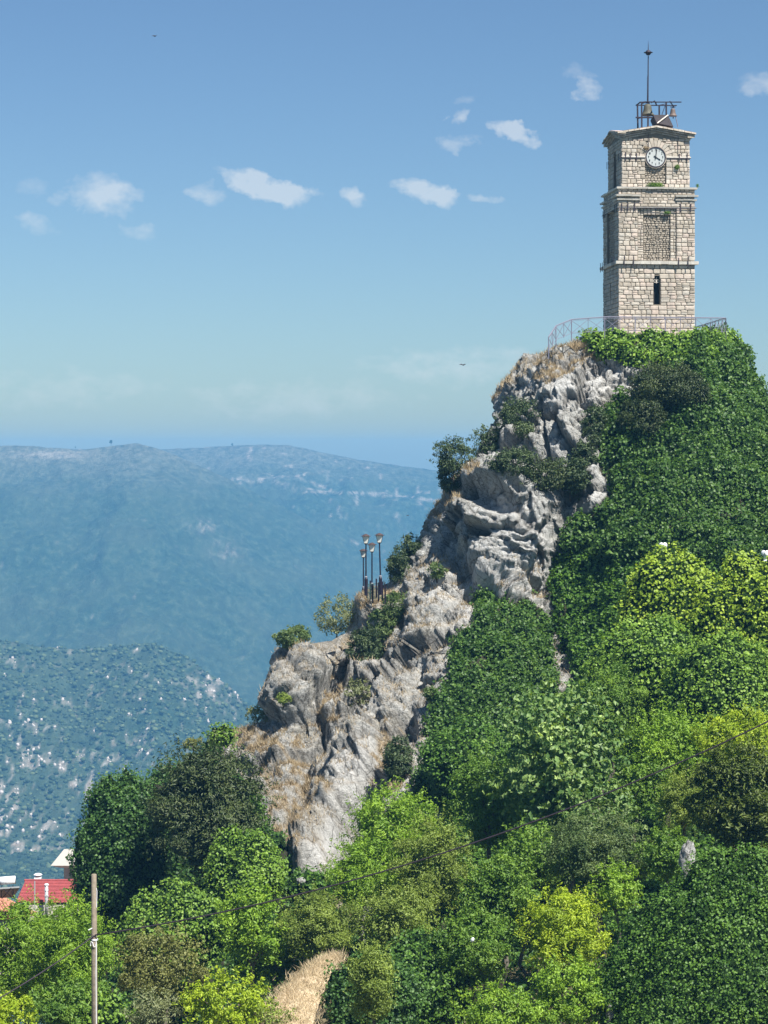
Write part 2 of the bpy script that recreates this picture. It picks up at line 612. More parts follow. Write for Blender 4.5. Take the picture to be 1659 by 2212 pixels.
def scatter_blobs(P, S, rng, sq=.8, jit=.28):
    n = len(P)
    ang = rng.rand(n) * 6.283
    c, s = np.cos(ang), np.sin(ang)
    v = IV[None] * (1 + jit * (rng.rand(n, 12, 1) - .5) * 2)
    x = v[..., 0] * c[:, None] - v[..., 1] * s[:, None]
    y = v[..., 0] * s[:, None] + v[..., 1] * c[:, None]
    v = np.stack([x, y, v[..., 2] * sq], -1) * S[:, None, None] + P[:, None]
    f = IF[None] + (np.arange(n) * 12)[:, None, None]
    tint = np.repeat(np.clip(rng.rand(n) * .9, 0, 1), 12)
    return v.reshape(-1, 3), f.reshape(-1, 3), tint


cand = np.where((which == 2) | (which == 3))[0]
cand = cand[(mu[cand] > -120) & (mu[cand] < 760) & (mv[cand] > 1370) & (mv[cand] < 2050) & (Yg[cand] > 1350)]
pick = rng.choice(cand, 13500)
keep = rng.rand(len(pick)) > bare[pick] * 1.25
keep &= rng.rand(len(pick)) < np.where(which[pick] == 3, .45, 1.)
pick = pick[keep]
jj = np.stack([rng.normal(size=len(pick)) * 1.2, rng.normal(size=len(pick)) * 3, 0 * pick], 1)
S = 1.1 + 2.1 * rng.rand(len(pick)) ** 2
Vv, Ff, tt = scatter_blobs(Pm[pick] + jj + np.array([0, 0, .5]), S, rng)
WOODM, t, b = newmat('woodland')
c = ramp(t, attr(t, 'tint'), [(0, (.018, .034, .018)), (.6, (.055, .082, .036)), (1, (.13, .16, .075))])
t.links.new(c, b.inputs['Base Color'])
b.inputs['Roughness'].default_value = .9
b.inputs['Specular IOR Level'].default_value = 0.1
tag(np_mesh('woodland', Vv, Ff, WOODM, attrs={'tint': tt}, smooth=False), 'scrub oaks scattered over the lower mountain spur', kind='stuff')
# pale limestone outcrops on that spur
cand2 = cand[bare[cand] > .35]
pick = rng.choice(cand2, 500)
Vv, Ff, tt = scatter_blobs(Pm[pick] + np.array([0, 0, .2]), rng.uniform(.5, 1.7, len(pick)) , rng, 1.3, .5)
tag(np_mesh('outcrop_rocks', Vv, Ff, plain('pale_limestone', (.48, .42, .36), .9, scale=.3, var=.25)), 'pale limestone outcrops among the scrub on the mountain spur', kind='stuff')

# ---- the crag
DEPTH = [(1250, 740, 172), (1420, 730, 170.5), (1580, 760, 172), (1150, 820, 171), (1300, 850, 168), (1500, 850, 166), (1650, 900, 168), (1080, 950, 169), (1200, 960, 166), (1330, 1000, 164), (1500, 1050, 161), (1650, 1100, 160),
         (1000, 1080, 167), (1100, 1120, 163.5), (1200, 1180, 163), (1400, 1180, 158), (1600, 1180, 155), (930, 1200, 166), (1050, 1250, 162), (1180, 1290, 162), (1260, 1350, 160), (1400, 1350, 154), (1600, 1350, 150), (850, 1350, 163),
         (960, 1400, 158), (1100, 1450, 153), (1210, 1500, 156), (750, 1430, 163), (860, 1500, 156), (640, 1470, 158), (600, 1560, 158), (700, 1600, 155), (800, 1650, 151), (920, 1600, 150), (1000, 1650, 147), (1300, 1600, 144), (1600, 1600, 138),
         (560, 1700, 153), (680, 1780, 148), (800, 1780, 145), (700, 1880, 142), (900, 1850, 139), (1300, 1850, 131), (1600, 1850, 126), (500, 1900, 145), (300, 1900, 150), (600, 2000, 136), (900, 2100, 124), (1300, 2100, 118), (1600, 2200, 112), (400, 2150, 130)]
A = np.array([at(u, v, y)[:] for u, v, y in DEPTH])
Q = A[:, [0, 2]]


def kern(d):
    return np.sqrt(d * d + 6.0)


Kd = kern(np.linalg.norm(Q[:, None] - Q[None], axis=2)) - 0 * np.eye(len(Q))
Kd += np.eye(len(Q)) * -.4
T = np.concatenate([np.ones((len(Q), 1)), Q], 1)
M = np.block([[Kd, T], [T.T, np.zeros((3, 3))]])
sol = np.linalg.solve(M, np.concatenate([A[:, 1], np.zeros(3)]))


def yfront(x, z):
    x = np.clip(x, -22, 38)
    out = np.zeros(x.shape)
    for k in range(len(Q)):
        out += sol[k] * kern(np.hypot(x - Q[k, 0], z - Q[k, 1]))
    return np.clip(out + sol[-3] + sol[-2] * x + sol[-1] * z, 105, 176)


EDGE = [(1262, 722), (1205, 745), (1187, 757), (1140, 785), (1085, 830), (1064, 868), (1058, 905), (1044, 940), (1022, 990), (1002, 1030), (958, 1068), (942, 1092), (917, 1130), (906, 1165), (883, 1195), (858, 1228), (832, 1262), (790, 1279), (764, 1290),
        (758, 1330), (746, 1372), (704, 1386), (640, 1394), (622, 1406), (600, 1455), (576, 1510), (556, 1558), (512, 1568), (478, 1585), (450, 1610), (400, 1660), (330, 1690), (260, 1720), (200, 1800), (180, 1900), (165, 2000), (130, 2300)]
RIGHT = [(1538, 720), (1578, 742), (1606, 785), (1614, 825), (1642, 858), (1730, 930), (1900, 1000), (2100, 1100), (2100, 2400)]


def edge_fn(keys, side):
    ze, xe = [], []
    for (u, v) in keys:
        Ye = 170.0
        for _ in range(6):
            p = at(u, v, Ye)
            Ye = float(yfront(np.array([p.x + side * 2.0]), np.array([p.z]))[0]) + 3.2
        p = at(u, v, Ye)
        ze.append(p.z)
        xe.append(p.x)
    ze = np.array(ze)
    xe = np.array(xe)
    o_ = np.argsort(ze)
    return ze[o_], xe[o_]


LE = edge_fn(EDGE, 1)
RE = edge_fn(RIGHT, -1)
ZTOP, ZBOT = 9.42, -37.0
NR, NC = 540, 350
zr = ZTOP + (ZBOT - ZTOP) * np.linspace(0, 1, NR) ** 1.0
xl = np.interp(zr, LE[0], LE[1])
xr = np.interp(zr, RE[0], RE[1])
s = np.linspace(0, 1, NC)
sw = (np.exp(1.7 * s) - 1) / (np.exp(1.7) - 1)              # finer towards the bare rock on the left
sw = .5 * sw + .5 * s
NB = 34
RR, DD = 3.4, 4.4


def crag_xy(row):
    z = zr[row]
    w = xr[row] - xl[row]
    d = sw * w
    e = np.clip(1 - d / min(RR, w * .4), 0, 1)
    e2 = np.clip(1 - (w - d) / min(RR * 1.2, w * .4), 0, 1)
    x = xl[row] + d
    y = yfront(x, np.full(NC, z)) + DD * (1 - np.sqrt(np.clip(1 - e * e, 0, 1))) + DD * 1.4 * (1 - np.sqrt(np.clip(1 - e2 * e2, 0, 1)))
    xb = xr[row] - np.linspace(0, 1, NB + 2)[1:-1] * w
    yb = np.interp(xb, x, y)
    thick = 9 + 7 * np.clip((ZTOP - z) / 12, 0, 1)
    lobe = np.sin(np.linspace(0, 1, NB + 2)[1:-1] * np.pi) ** .5
    return np.concatenate([x, xb]), np.concatenate([y, yb + thick * lobe])


rows = [crag_xy(i) for i in range(NR)]
GX = np.stack([r_[0] for r_ in rows])
GY = np.stack([r_[1] for r_ in rows])
NT = NC + NB
GP = np.stack([GX, GY, np.repeat(zr[:, None], NT, 1)], -1)


def grid_normals(G, wrap=True):
    du = np.roll(G, -1, 1) - np.roll(G, 1, 1)
    dv = np.empty_like(G)
    dv[1:-1] = G[2:] - G[:-2]
    dv[0] = G[1] - G[0]
    dv[-1] = G[-1] - G[-2]
    n = np.cross(dv, du)
    n /= np.linalg.norm(n, axis=2)[..., None] + 1e-9
    return n


IVY0 = [[(1262, 742), (1285, 690), (1700, 690), (1700, 1240), (1330, 1215), (1225, 1140), (1300, 1090), (1290, 960), (1400, 815)], [(1210, 1190), (1440, 1215), (1700, 1240), (1700, 2500), (860, 2500), (860, 1840), (905, 1700), (985, 1400), (1040, 1290), (1190, 1340), (1260, 1470)]]
# smooth the base once along rows so ledges are rounded
Gs = GP.copy()
for _ in range(2):
    Gs[1:-1] = (Gs[:-2] + 2 * Gs[1:-1] + Gs[2:]) / 4
GP[:, :, :2] = Gs[:, :, :2]
GN = grid_normals(GP)
if GN[NR // 2, NC // 2, 1] > 0:
    GN = -GN
flat = GP.reshape(-1, 3)
nf = GN.reshape(-1, 3)
cu_, cv_ = proj(flat)


def ell(u, v, ru, rv, rot=0, pw=2.0, wob=0.0):
    a = R(rot)
    uu, vv = cu_ - u, cv_ - v
    p_ = (uu * math.cos(a) + vv * math.sin(a)) / ru
    q_ = (-uu * math.sin(a) + vv * math.cos(a)) / rv
    r_ = np.sqrt(p_ * p_ + q_ * q_)
    if wob:
        r_ = r_ * (1 + wob * WOB)
    return np.clip(1 - r_ ** pw, 0, 1)


WOB = fbm(flat / 2.2, 3)
disp = 1.3 * fbm(flat / 8.0, 3)
# tilted block structure: long axis climbs to the upper right
ang = R(-32)
rot = np.array([[math.cos(ang), 0, math.sin(ang)], [0, 1, 0], [-math.sin(ang), 0, math.cos(ang)]])
ft = flat @ rot.T
warp = np.stack([fbm(flat / 1.7 + k * 31, 3) for k in range(3)], 1)
c1 = worley((ft + warp * .9) * np.array([1 / 4.0, 1 / 4.0, 1 / 7.5]))
c2 = worley((ft + warp * .6) * np.array([1 / 1.15, 1 / 1.15, 1 / 1.9]) + 40)
c3 = worley((ft + warp * .25) * np.array([1 / .42, 1 / .42, 1 / .6]) + 80)
cr1 = 1 - sstep(0, .07, c1[1] - c1[0])
cr2 = 1 - sstep(0, .09, c2[1] - c2[0])
cr3 = 1 - sstep(0, .18, c3[1] - c3[0])
rough_zone = 1.0
disp += (c1[2] - .5) * .7 + np.clip(c1[3], -.6, .6) * 1.45 - cr1 * .45
disp += (c2[2] - .5) * .14 + np.clip(c2[3], -.6, .6) * .64 - cr2 * .18
disp += (c3[2] - .5) * .07 + np.clip(c3[3], -.6, .6) * .28 - cr3 * .06
strat = ft * np.array([1 / .9, 1 / .9, 1 / 3.6])
disp += .20 * fbm(flat / 2.6, 4, ridged=True, gain=.42) + .22 * fbm(strat, 4, ridged=True, gain=.5) + .20 * fbm(flat / .6, 4, ridged=True, gain=.7)
disp += .10 * fbm(flat / .25, 3, gain=.7)
pits = sstep(.25, .6, fbm(flat / .55 + 70, 3))
disp -= .20 * pits
FEAT = [(1108, 1155, 112, 146, 8, 5, 3.0), (1075, 1052, 80, 48, 30, 3, 1.0), (1195, 948, 62, 62, 0, 3, 1.5), (1130, 965, 50, 30, 10, 3, 1.0), (1282, 1072, 40, 56, 10, 2, 1.5), (632, 1480, 64, 88, 18, 5, 2.5),
        (765, 1660, 46, 105, 24, 5, 2.1), (690, 1820, 42, 100, 22, 5, 2.0), (990, 1040, 50, 34, -30, 3, .9), (1230, 850, 90, 40, -8, 3, .9), (930, 1330, 45, 120, 22, 3, 1.0), (800, 1310, 36, 40, 0, 3, 1.0),
        (850, 1500, 40, 90, 20, 3, .9), (620, 1640, 30, 60, 30, 3, .9), (870, 1720, 35, 80, 24, 3, .8),
        (722, 1470, 24, 86, 28, 2, -2.3), (665, 1590, 34, 70, 30, 2, -1.8), (640, 1740, 30, 110, 10, 2, -1.2), (745, 1830, 14, 90, 14, 2, -1.6), (860, 1600, 26, 70, 20, 2, -1.4), (900, 1450, 14, 60, 20, 2, -.8),
        (1078, 1108, 62, 30, 22, 2, -2.2), (1060, 1176, 19, 15, 20, 6, -4.5), (1130, 1095, 20, 10, 20, 2, -.8), (1190, 1340, 18, 60, 12, 2, -1.6), (1180, 905, 70, 12, 6, 2, -1.2), (985, 1095, 12, 60, 30, 2, -1.0),
        (1040, 1290, 60, 14, -10, 2, -.8), (1185, 960, 6, 55, -8, 2, -1.1), (968, 1160, 8, 60, 12, 2, -1.0), (760, 1900, 14, 60, 10, 3, -1.5)]
for (u, v, ru, rv, ro, pw, am) in FEAT:
    disp += am * ell(u, v, ru, rv, ro, pw, .25)
# keep the terrace and the outline in shape
topfade = sstep(0, 2.4, ZTOP - flat[:, 2])
disp *= (.12 + .88 * topfade)
colj = np.tile(np.arange(NT), NR)
disp *= .45 + .55 * sstep(0, 26, colj)
iv0 = np.zeros(len(flat))
for p in IVY0:
    iv0 = np.maximum(iv0, inpoly(cu_, cv_, p) * 1.0)
disp *= 1 - .5 * iv0
back = colj >= NC
disp = np.where(back, disp * .6, disp)
CR = flat + nf * (disp - .25)[:, None]
CRg = CR.reshape(NR, NT, 3).copy()
smq = CRg.copy()
smq[1:-1] = (CRg[:-2] + CRg[2:] + np.roll(CRg, 1, 1)[1:-1] + np.roll(CRg, -1, 1)[1:-1]) / 4
CRg = CRg * .85 + smq * .15
CR = CRg.reshape(-1, 3)
CN = grid_normals(CRg)
if CN[NR // 2, NC // 2, 1] > 0:
    CN = -CN
cnf = CN.reshape(-1, 3)
cu_, cv_ = proj(CR)
# --- where ivy, dry grass and soil cover the rock, traced on the surface
IVY_POLYS = {
    'top': [(1262, 742), (1285, 690), (1345, 700), (1500, 700), (1560, 690), (1640, 700), (1580, 760), (1500, 790), (1455, 800), (1395, 788), (1335, 782), (1290, 772)],
    'cliff': [(1500, 730), (1560, 690), (1650, 690), (1760, 800), (1900, 1230), (1560, 1240), (1440, 1215), (1335, 1215), (1262, 1200), (1218, 1182), (1225, 1140), (1262, 1118), (1300, 1090), (1316, 1050), (1296, 1000), (1292, 950), (1305, 905), (1330, 870), (1370, 860), (1420, 815), (1470, 800)],
    'gully': [(1200, 1200), (1330, 1205), (1440, 1215), (1430, 1340), (1340, 1500), (1275, 1490), (1222, 1400), (1190, 1330), (1188, 1250)],
    'centre': [(1022, 1288), (1080, 1282), (1150, 1300), (1190, 1345), (1205, 1480), (1240, 1560), (1200, 1720), (1060, 1800), (960, 1760), (896, 1722), (915, 1640), (935, 1540), (962, 1470), (985, 1420), (972, 1380), (1035, 1350)],
    'slope': [(1205, 1500), (1265, 1470), (1345, 1495), (1430, 1335), (1440, 1210), (2100, 1210), (2100, 2500), (820, 2500), (790, 2060), (860, 1830), (960, 1750), (1190, 1700), (1230, 1560)],
    'left': [(450, 1570), (500, 1560), (505, 1600), (455, 1625), (560, 1720), (575, 1790), (618, 1800), (630, 1900), (700, 1920), (800, 2060), (820, 2500), (0, 2500), (100, 1700), (330, 1640), (440, 1640)],
}
cn_ = fbm(CR / 1.3, 3) * 20
cn2_ = fbm(CR / 1.1 + 50, 3) * 20
ivym = {k: inpoly(cu_ + cn_, cv_ + cn2_, p) & ~back for k, p in IVY_POLYS.items()}
anyivy = np.zeros(len(CR), bool)
for k in ivym:
    anyivy |= ivym[k]
up = cnf[:, 2]
GRASS = [[(1190, 742), (1290, 735), (1310, 772), (1250, 800), (1180, 830), (1130, 810), (1100, 825), (1065, 870), (1052, 862), (1090, 800)], [(1010, 1000), (1040, 1010), (1020, 1050), (960, 1100), (920, 1150), (935, 1080)],
         [(750, 1370), (800, 1340), (860, 1290), (820, 1260), (760, 1290), (790, 1340), (760, 1400), (740, 1460), (735, 1560), (700, 1560), (640, 1640), (700, 1680), (720, 1700), (650, 1760), (640, 1900), (600, 1830), (575, 1720), (560, 1640), (500, 1600), (470, 1600), (500, 1565), (560, 1565), (620, 1620), (700, 1500)],
         [(830, 1560), (880, 1580), (860, 1700), (800, 1720), (800, 1640)], [(1100, 1250), (1040, 1300), (1000, 1290), (1060, 1240)], [(620, 1920), (720, 1900), (800, 1940), (740, 2020), (640, 2000)]]
gm = np.zeros(len(CR))
for p in GRASS:
    gm += inpoly(cu_ + cn_ * .7, cv_ + cn2_ * .7, p) * 1.0
gm = np.clip(gm, 0, 1) * sstep(0, .42, fbm(CR / .9, 4) + up * .45)
gm = np.maximum(gm, sstep(.5, .85, up + .25 * fbm(CR / .9, 3)) * .3 * (cv_ > 1200))
gm = np.maximum(gm, sstep(.35, .7, up + .3 * fbm(CR / .9, 3)) * .3 * (cu_ < 700))
crack = np.clip(cr1 * .8 + cr2 * .6 + cr3 * .25 + pits * .7, 0, 1)
white = np.clip(ell(1250, 830, 120, 75, 0, 2, .8) + ell(1215, 955, 35, 60, 0, 2, .6) + ell(1010, 1350, 60, 120, 20, 2, .8) + ell(1280, 1070, 50, 70, 0, 2, .5) + ell(1100, 1200, 130, 170, 0, 2, .8) * .8
                + ell(900, 1720, 60, 80, 0, 2, .8) + ell(760, 1650, 55, 100, 20, 2, .6) + ell(690, 1850, 50, 90, 20, 2, .6) + ell(950, 1270, 70, 60, 0, 2, .7) * .8, 0, 1)  # pale rock, plus the brightness of sunlit faces put into the colour

idx = np.arange(NR * NT).reshape(NR, NT)
qa = np.stack([idx[:-1], np.roll(idx[:-1], -1, 1), np.roll(idx[1:], -1, 1), idx[1:]], -1).reshape(-1, 4)

m, t, b = newmat('limestone_crag')
n_a = noise(t, .55, 6, .65)
n_b = noise(t, 3.2, 6, .7)
n_c = noise(t, 9.0, 4, .7)
base = ramp(t, n_b, [(.30, (.21, .21, .19)), (.44, (.39, .385, .355)), (.58, (.53, .525, .49)), (.74, (.70, .695, .65))])
stain = ramp(t, n_a, [(.55, (0, 0, 0)), (.70, (.42, .42, .42))])
base = mixrgb(t, stain, base, (.37, .32, .21))
lich = ramp(t, n_c, [(.53, (0, 0, 0)), (.59, (.7, .7, .7))])
base = mixrgb(t, lich, base, (.13, .125, .11))
base = mixrgb(t, math_node(t, 'MULTIPLY', attr(t, 'white'), .85), base, ramp(t, math_node(t, 'ADD', math_node(t, 'MULTIPLY', n_b, .5), math_node(t, 'MULTIPLY', n_c, .5)), [(.34, (.20, .195, .18)), (.43, (.56, .55, .52)), (.7, (.76, .75, .715))]))
base = mixrgb(t, math_node(t, 'MULTIPLY', attr(t, 'crack'), .6), base, (.075, .065, .05))
vc = nd(t, 'ShaderNodeTexVoronoi', feature='DISTANCE_TO_EDGE')
vc.inputs['Scale'].default_value = .62
vcm = nd(t, 'ShaderNodeMapping')
vcm.inputs['Rotation'].default_value = (0, R(-32), 0)
vcm.inputs['Scale'].default_value = (1.5, 1.5, .7)
vcn = nd(t, 'ShaderNodeTexNoise')
vcn.inputs['Scale'].default_value = 1.3
vcn.inputs['Detail'].default_value = 5
vtc = nd(t, 'ShaderNodeTexCoord')
t.links.new(vtc.outputs['Object'], vcn.inputs['Vector'])
t.links.new(mixrgb(t, .75, vtc.outputs['Object'], vcn.outputs['Color'], 'ADD'), vcm.inputs[0])
t.links.new(vcm.outputs[0], vc.inputs['Vector'])
fis = ramp(t, vc.outputs['Distance'], [(0, (.7, .7, .7)), (.02, (.4, .4, .4)), (.045, (0, 0, 0))])
fis = mixrgb(t, 1.0, fis, ramp(t, n_a, [(.36, (0, 0, 0)), (.48, (1, 1, 1))]), 'MULTIPLY')
base = mixrgb(t, fis, base, (.06, .052, .04))
gr_ = ramp(t, noise(t, 5.0, 5, .7), [(.3, (.15, .115, .07)), (.5, (.31, .24, .15)), (.72, (.47, .39, .26))])
base = mixrgb(t, attr(t, 'grass'), base, gr_)
base = mixrgb(t, attr(t, 'soil'), base, (.05, .05, .028))
t.links.new(base, b.inputs['Base Color'])
b.inputs['Roughness'].default_value = .92
b.inputs['Specular IOR Level'].default_value = .2
hh = math_node(t, 'ADD', math_node(t, 'MULTIPLY', n_b, .6), math_node(t, 'MULTIPLY', n_c, .4))
n_d = noise(t, 22.0, 4, .75)
hh = math_node(t, 'ADD', hh, math_node(t, 'MULTIPLY', n_d, .25))
bump(t, b, hh, 1.0, .42)
CRAGM = m
o = np_mesh('cliff', CR, qa, CRAGM, attrs={'grass': gm, 'crack': crack, 'white': white, 'soil': anyivy * 1.0}, smooth=False)
tag(o, 'pale limestone crag falling to the left below the clock tower', kind='structure')

# terrace the tower stands on
ter = MB()
ring = [(CRg[0, j]) for j in range(0, NT, 12)]
n = len(ring)
for k, zz in enumerate((9.18, 9.5)):
    for p in ring:
        cxy = np.array([21.5, 178.0])
        pp = cxy + (np.array(p[:2]) - cxy) * .97
        ter.v.append((pp[0], pp[1], zz))
ter.f.append(tuple(range(n, 2 * n)))
for k in range(n):
    ter.f.append((k, (k + 1) % n, n + (k + 1) % n, n + k))
tag(ter.build('terrace', plain('terrace_stone', (.36, .31, .25), .9, scale=1.5)), 'stone terrace around the foot of the clock tower', kind='structure')


# home slope under the trees
def slope_z(x, y):
    x = np.asarray(x, float)
    y = np.asarray(y, float)
    z = -29.0 + .18 * np.clip(x, -8, 0) + .20 * np.clip(x, 0, 22) + .03 * np.clip(y - 95, 0, 40) * np.clip((x + 2) / 8, 0, 1) - .05 * np.clip(y - 100, -60, 60) + np.clip((95 - y) * .05, 0, 10)
    z = z - np.clip(-x - 14, 0, 60) * .12
    return z


sx = np.linspace(-90, 110, 130)
sy = np.linspace(20, 300, 130)
SX, SY = np.meshgrid(sx, sy)
SZ = slope_z(SX, SY) + .8 * fbm(np.stack([SX.ravel() / 9, SY.ravel() / 9, 0 * SX.ravel()], 1), 3).reshape(SX.shape) - np.clip(SY - 128 - np.clip(SX, -30, 40) * .8, 0, 400) * .55
SP = np.stack([SX, SY, SZ], -1).reshape(-1, 3)
i2 = np.arange(130 * 130).reshape(130, 130)
q2 = np.stack([i2[:-1, :-1], i2[:-1, 1:], i2[1:, 1:], i2[1:, :-1]], -1).reshape(-1, 4)
m, t, b = newmat('slope_ground')
t.links.new(ramp(t, noise(t, .8, 6, .7), [(.35, (.06, .055, .025)), (.55, (.13, .11, .05)), (.7, (.22, .17, .09))]), b.inputs['Base Color'])
b.inputs['Roughness'].default_value = .95
tag(np_mesh('hillside', SP, q2, m, smooth=True), 'scrubby hillside under the trees at the foot of the crag', kind='structure')

# ================================================================== PLANTS
def leaves(P, N, size, aspect, rng, fold=.18):
    """one folded leaf (two triangles) per point"""
    n = len(P)
    r = rng.normal(size=(n, 3))
    t_ = np.cross(N, r)
    t_ /= np.linalg.norm(t_, axis=1)[:, None] + 1e-9
    b_ = np.cross(N, t_)
    L = (size * (.7 + .6 * rng.rand(n)))[:, None]
    W = L * aspect
    V = np.stack([P - t_ * L * .5, P + b_ * W * .5 + N * fold * L, P + t_ * L * .5, P - b_ * W * .5 + N * fold * L], 1).reshape(-1, 3)
    i = (np.arange(n) * 4)[:, None]
    Fc = np.concatenate([i + np.array([[0, 3, 2]]), i + np.array([[0, 2, 1]])], 1).reshape(-1, 3)
    return V, Fc


def norm(a):
    return a / (np.linalg.norm(a, axis=1)[:, None] + 1e-9)


def leaf_obj(name, P, N, size, aspect, mat, rng, parent=None, loc=None, jit=.55, tintp=None):
    N = norm(N + rng.normal(size=N.shape) * jit)
    V, Fc = leaves(P, N, size, aspect, rng)
    tint = np.clip(.45 + .5 * fbm(P / .9 + 5, 2) + .62 * (rng.rand(len(P)) - .5), 0, 1) if tintp is None else np.clip(tintp + .5 * (rng.rand(len(P)) - .5), 0, 1)
    return np_mesh(name, V, Fc, LEAF[mat], parent, {'tint': np.repeat(tint, 4)}, loc=loc)


NLEAF = [0]


def scatter_grid(P3, N3, mask, dens, rng):
    """random points on the grid quads whose first corner is in the mask"""
    A_ = P3[:-1, :-1][mask[:-1, :-1]]
    B_ = P3[:-1, 1:][mask[:-1, :-1]]
    C_ = P3[1:, :-1][mask[:-1, :-1]]
    Nn = N3[:-1, :-1][mask[:-1, :-1]]
    area = np.linalg.norm(np.cross(B_ - A_, C_ - A_), axis=1)
    k = rng.poisson(np.minimum(area, 6.0) * dens)
    i = np.repeat(np.arange(len(A_)), k)
    a, b_ = rng.rand(len(i), 1), rng.rand(len(i), 1)
    return A_[i] + a * (B_[i] - A_[i]) + b_ * (C_[i] - A_[i]), Nn[i]


# ---- ivy hanging on the crag
base_s = (flat - nf * .1).reshape(NR, NT, 3)


def cliff_ivy(key, label, mat, thick, size, dens, seed, fold=1.0, lump=2.2, vmin=None, vmax=None):
    rng = np.random.RandomState(seed)
    mk = ivym[key].reshape(NR, NT).copy()
    U_, V_ = proj(CRg)
    mk &= (U_ > -60) & (U_ < 1740) & (V_ < 2290)
    if vmin:
        mk &= (V_ > vmin)
    if vmax:
        mk &= (V_ < vmax)
    # cushion: grows out from the rock, thinner at the rim of the patch
    p = CRg.reshape(-1, 3)
    h = fbm(p * np.array([1 / lump, 1 / lump, .55 / lump]), 3) * 1.15 + fbm(p / (lump * .40) + 9, 3) * .85
    edge = mk.astype(float)
    for _ in range(9):
        edge[1:-1, 1:-1] = (edge[:-2, 1:-1] + edge[2:, 1:-1] + edge[1:-1, :-2] + edge[1:-1, 2:] + 2 * edge[1:-1, 1:-1]) / 6
    rim = sstep(.45, 1.0, edge.ravel())
    sm = base_s.reshape(-1, 3) + nf * (1.2 * fbm(flat / 8.0, 3) + .1)[:, None]
    mix = np.where(rim > .3, 1.0, rim / .3)[:, None]
    out = p * (1 - mix * .75) + sm * mix * .75 + nf * ((thick * (.55 + h)) * (.12 + .88 * rim))[:, None]
    out[:, 1] = np.minimum(out[:, 1], p[:, 1] - .02)
    OG = out.reshape(NR, NT, 3)
    ON = grid_normals(OG)
    if ON[NR // 2, NC // 2, 1] > 0:
        ON = -ON
    root = empty('ivy', OG[mk].mean(0))
    tag(root, label, 'ivy')
    loc = tuple(root.location)
    # added dark hull under the leaves, blocks light and serves as shaded inside
    ci = np.arange(NR * NT).reshape(NR, NT)[::2, ::2]
    cq = np.stack([ci[:-1, :-1], ci[:-1, 1:], ci[1:, 1:], ci[1:, :-1]], -1)
    q_ = cq[mk[::2, ::2][:-1, :-1]]
    used, inv = np.unique(q_, return_inverse=True)
    np_mesh('shade_hull', (out - nf * .16)[used], inv.reshape(-1, 4), HULL, root, smooth=True, loc=loc)
    P_, N_ = scatter_grid(OG, ON, mk, dens, rng)
    fac = N_[:, 1] < .55
    P_, N_ = P_[fac], N_[fac]
    off = rng.rand(len(P_), 1) ** 1.5
    P_ = P_ + N_ * (.20 - off * .42 + .60 * fbm(P_ / .62, 2)[:, None])
    N_ = norm(N_ * .8 + np.array([0, -.1, .40]))
    NLEAF[0] += len(P_)
    leaf_obj('leaves', P_, N_, size, .85, mat, rng, root, loc, jit=.6)
    root.location = loc
    return root


def fix_loc(root):
    for c in root.children:
        c.location = (0, 0, 0)


PL = []
for args in [('top', 'light green ivy heaped over the crag top at the foot of the clock tower', 'ivy_light', .85, .24, 56, 11),
             ('cliff', 'huge dark green ivy curtain covering the cliff right of the bare rock', 'ivy_deep', 1.35, .23, 54, 12, 1.0, 2.9),
             ('gully', 'dark ivy in the shaded gully below the overhanging boulder', 'ivy', 1.1, .23, 50, 13),
             ('centre', 'mid green ivy sheet hanging over the middle of the bare rock face', 'ivy_deep', 1.0, .21, 64, 14),
             ('slope', 'deep green ivy carpet on the lower right slope behind the trees', 'ivy', .9, .25, 22, 15),
             ('left', 'dark ivy and brush on the lower left foot of the crag', 'ivy_dark', .8, .25, 22, 16)]:
    r_ = cliff_ivy(*args)
    fix_loc(r_)

print('cliff ivy leaves', NLEAF[0])


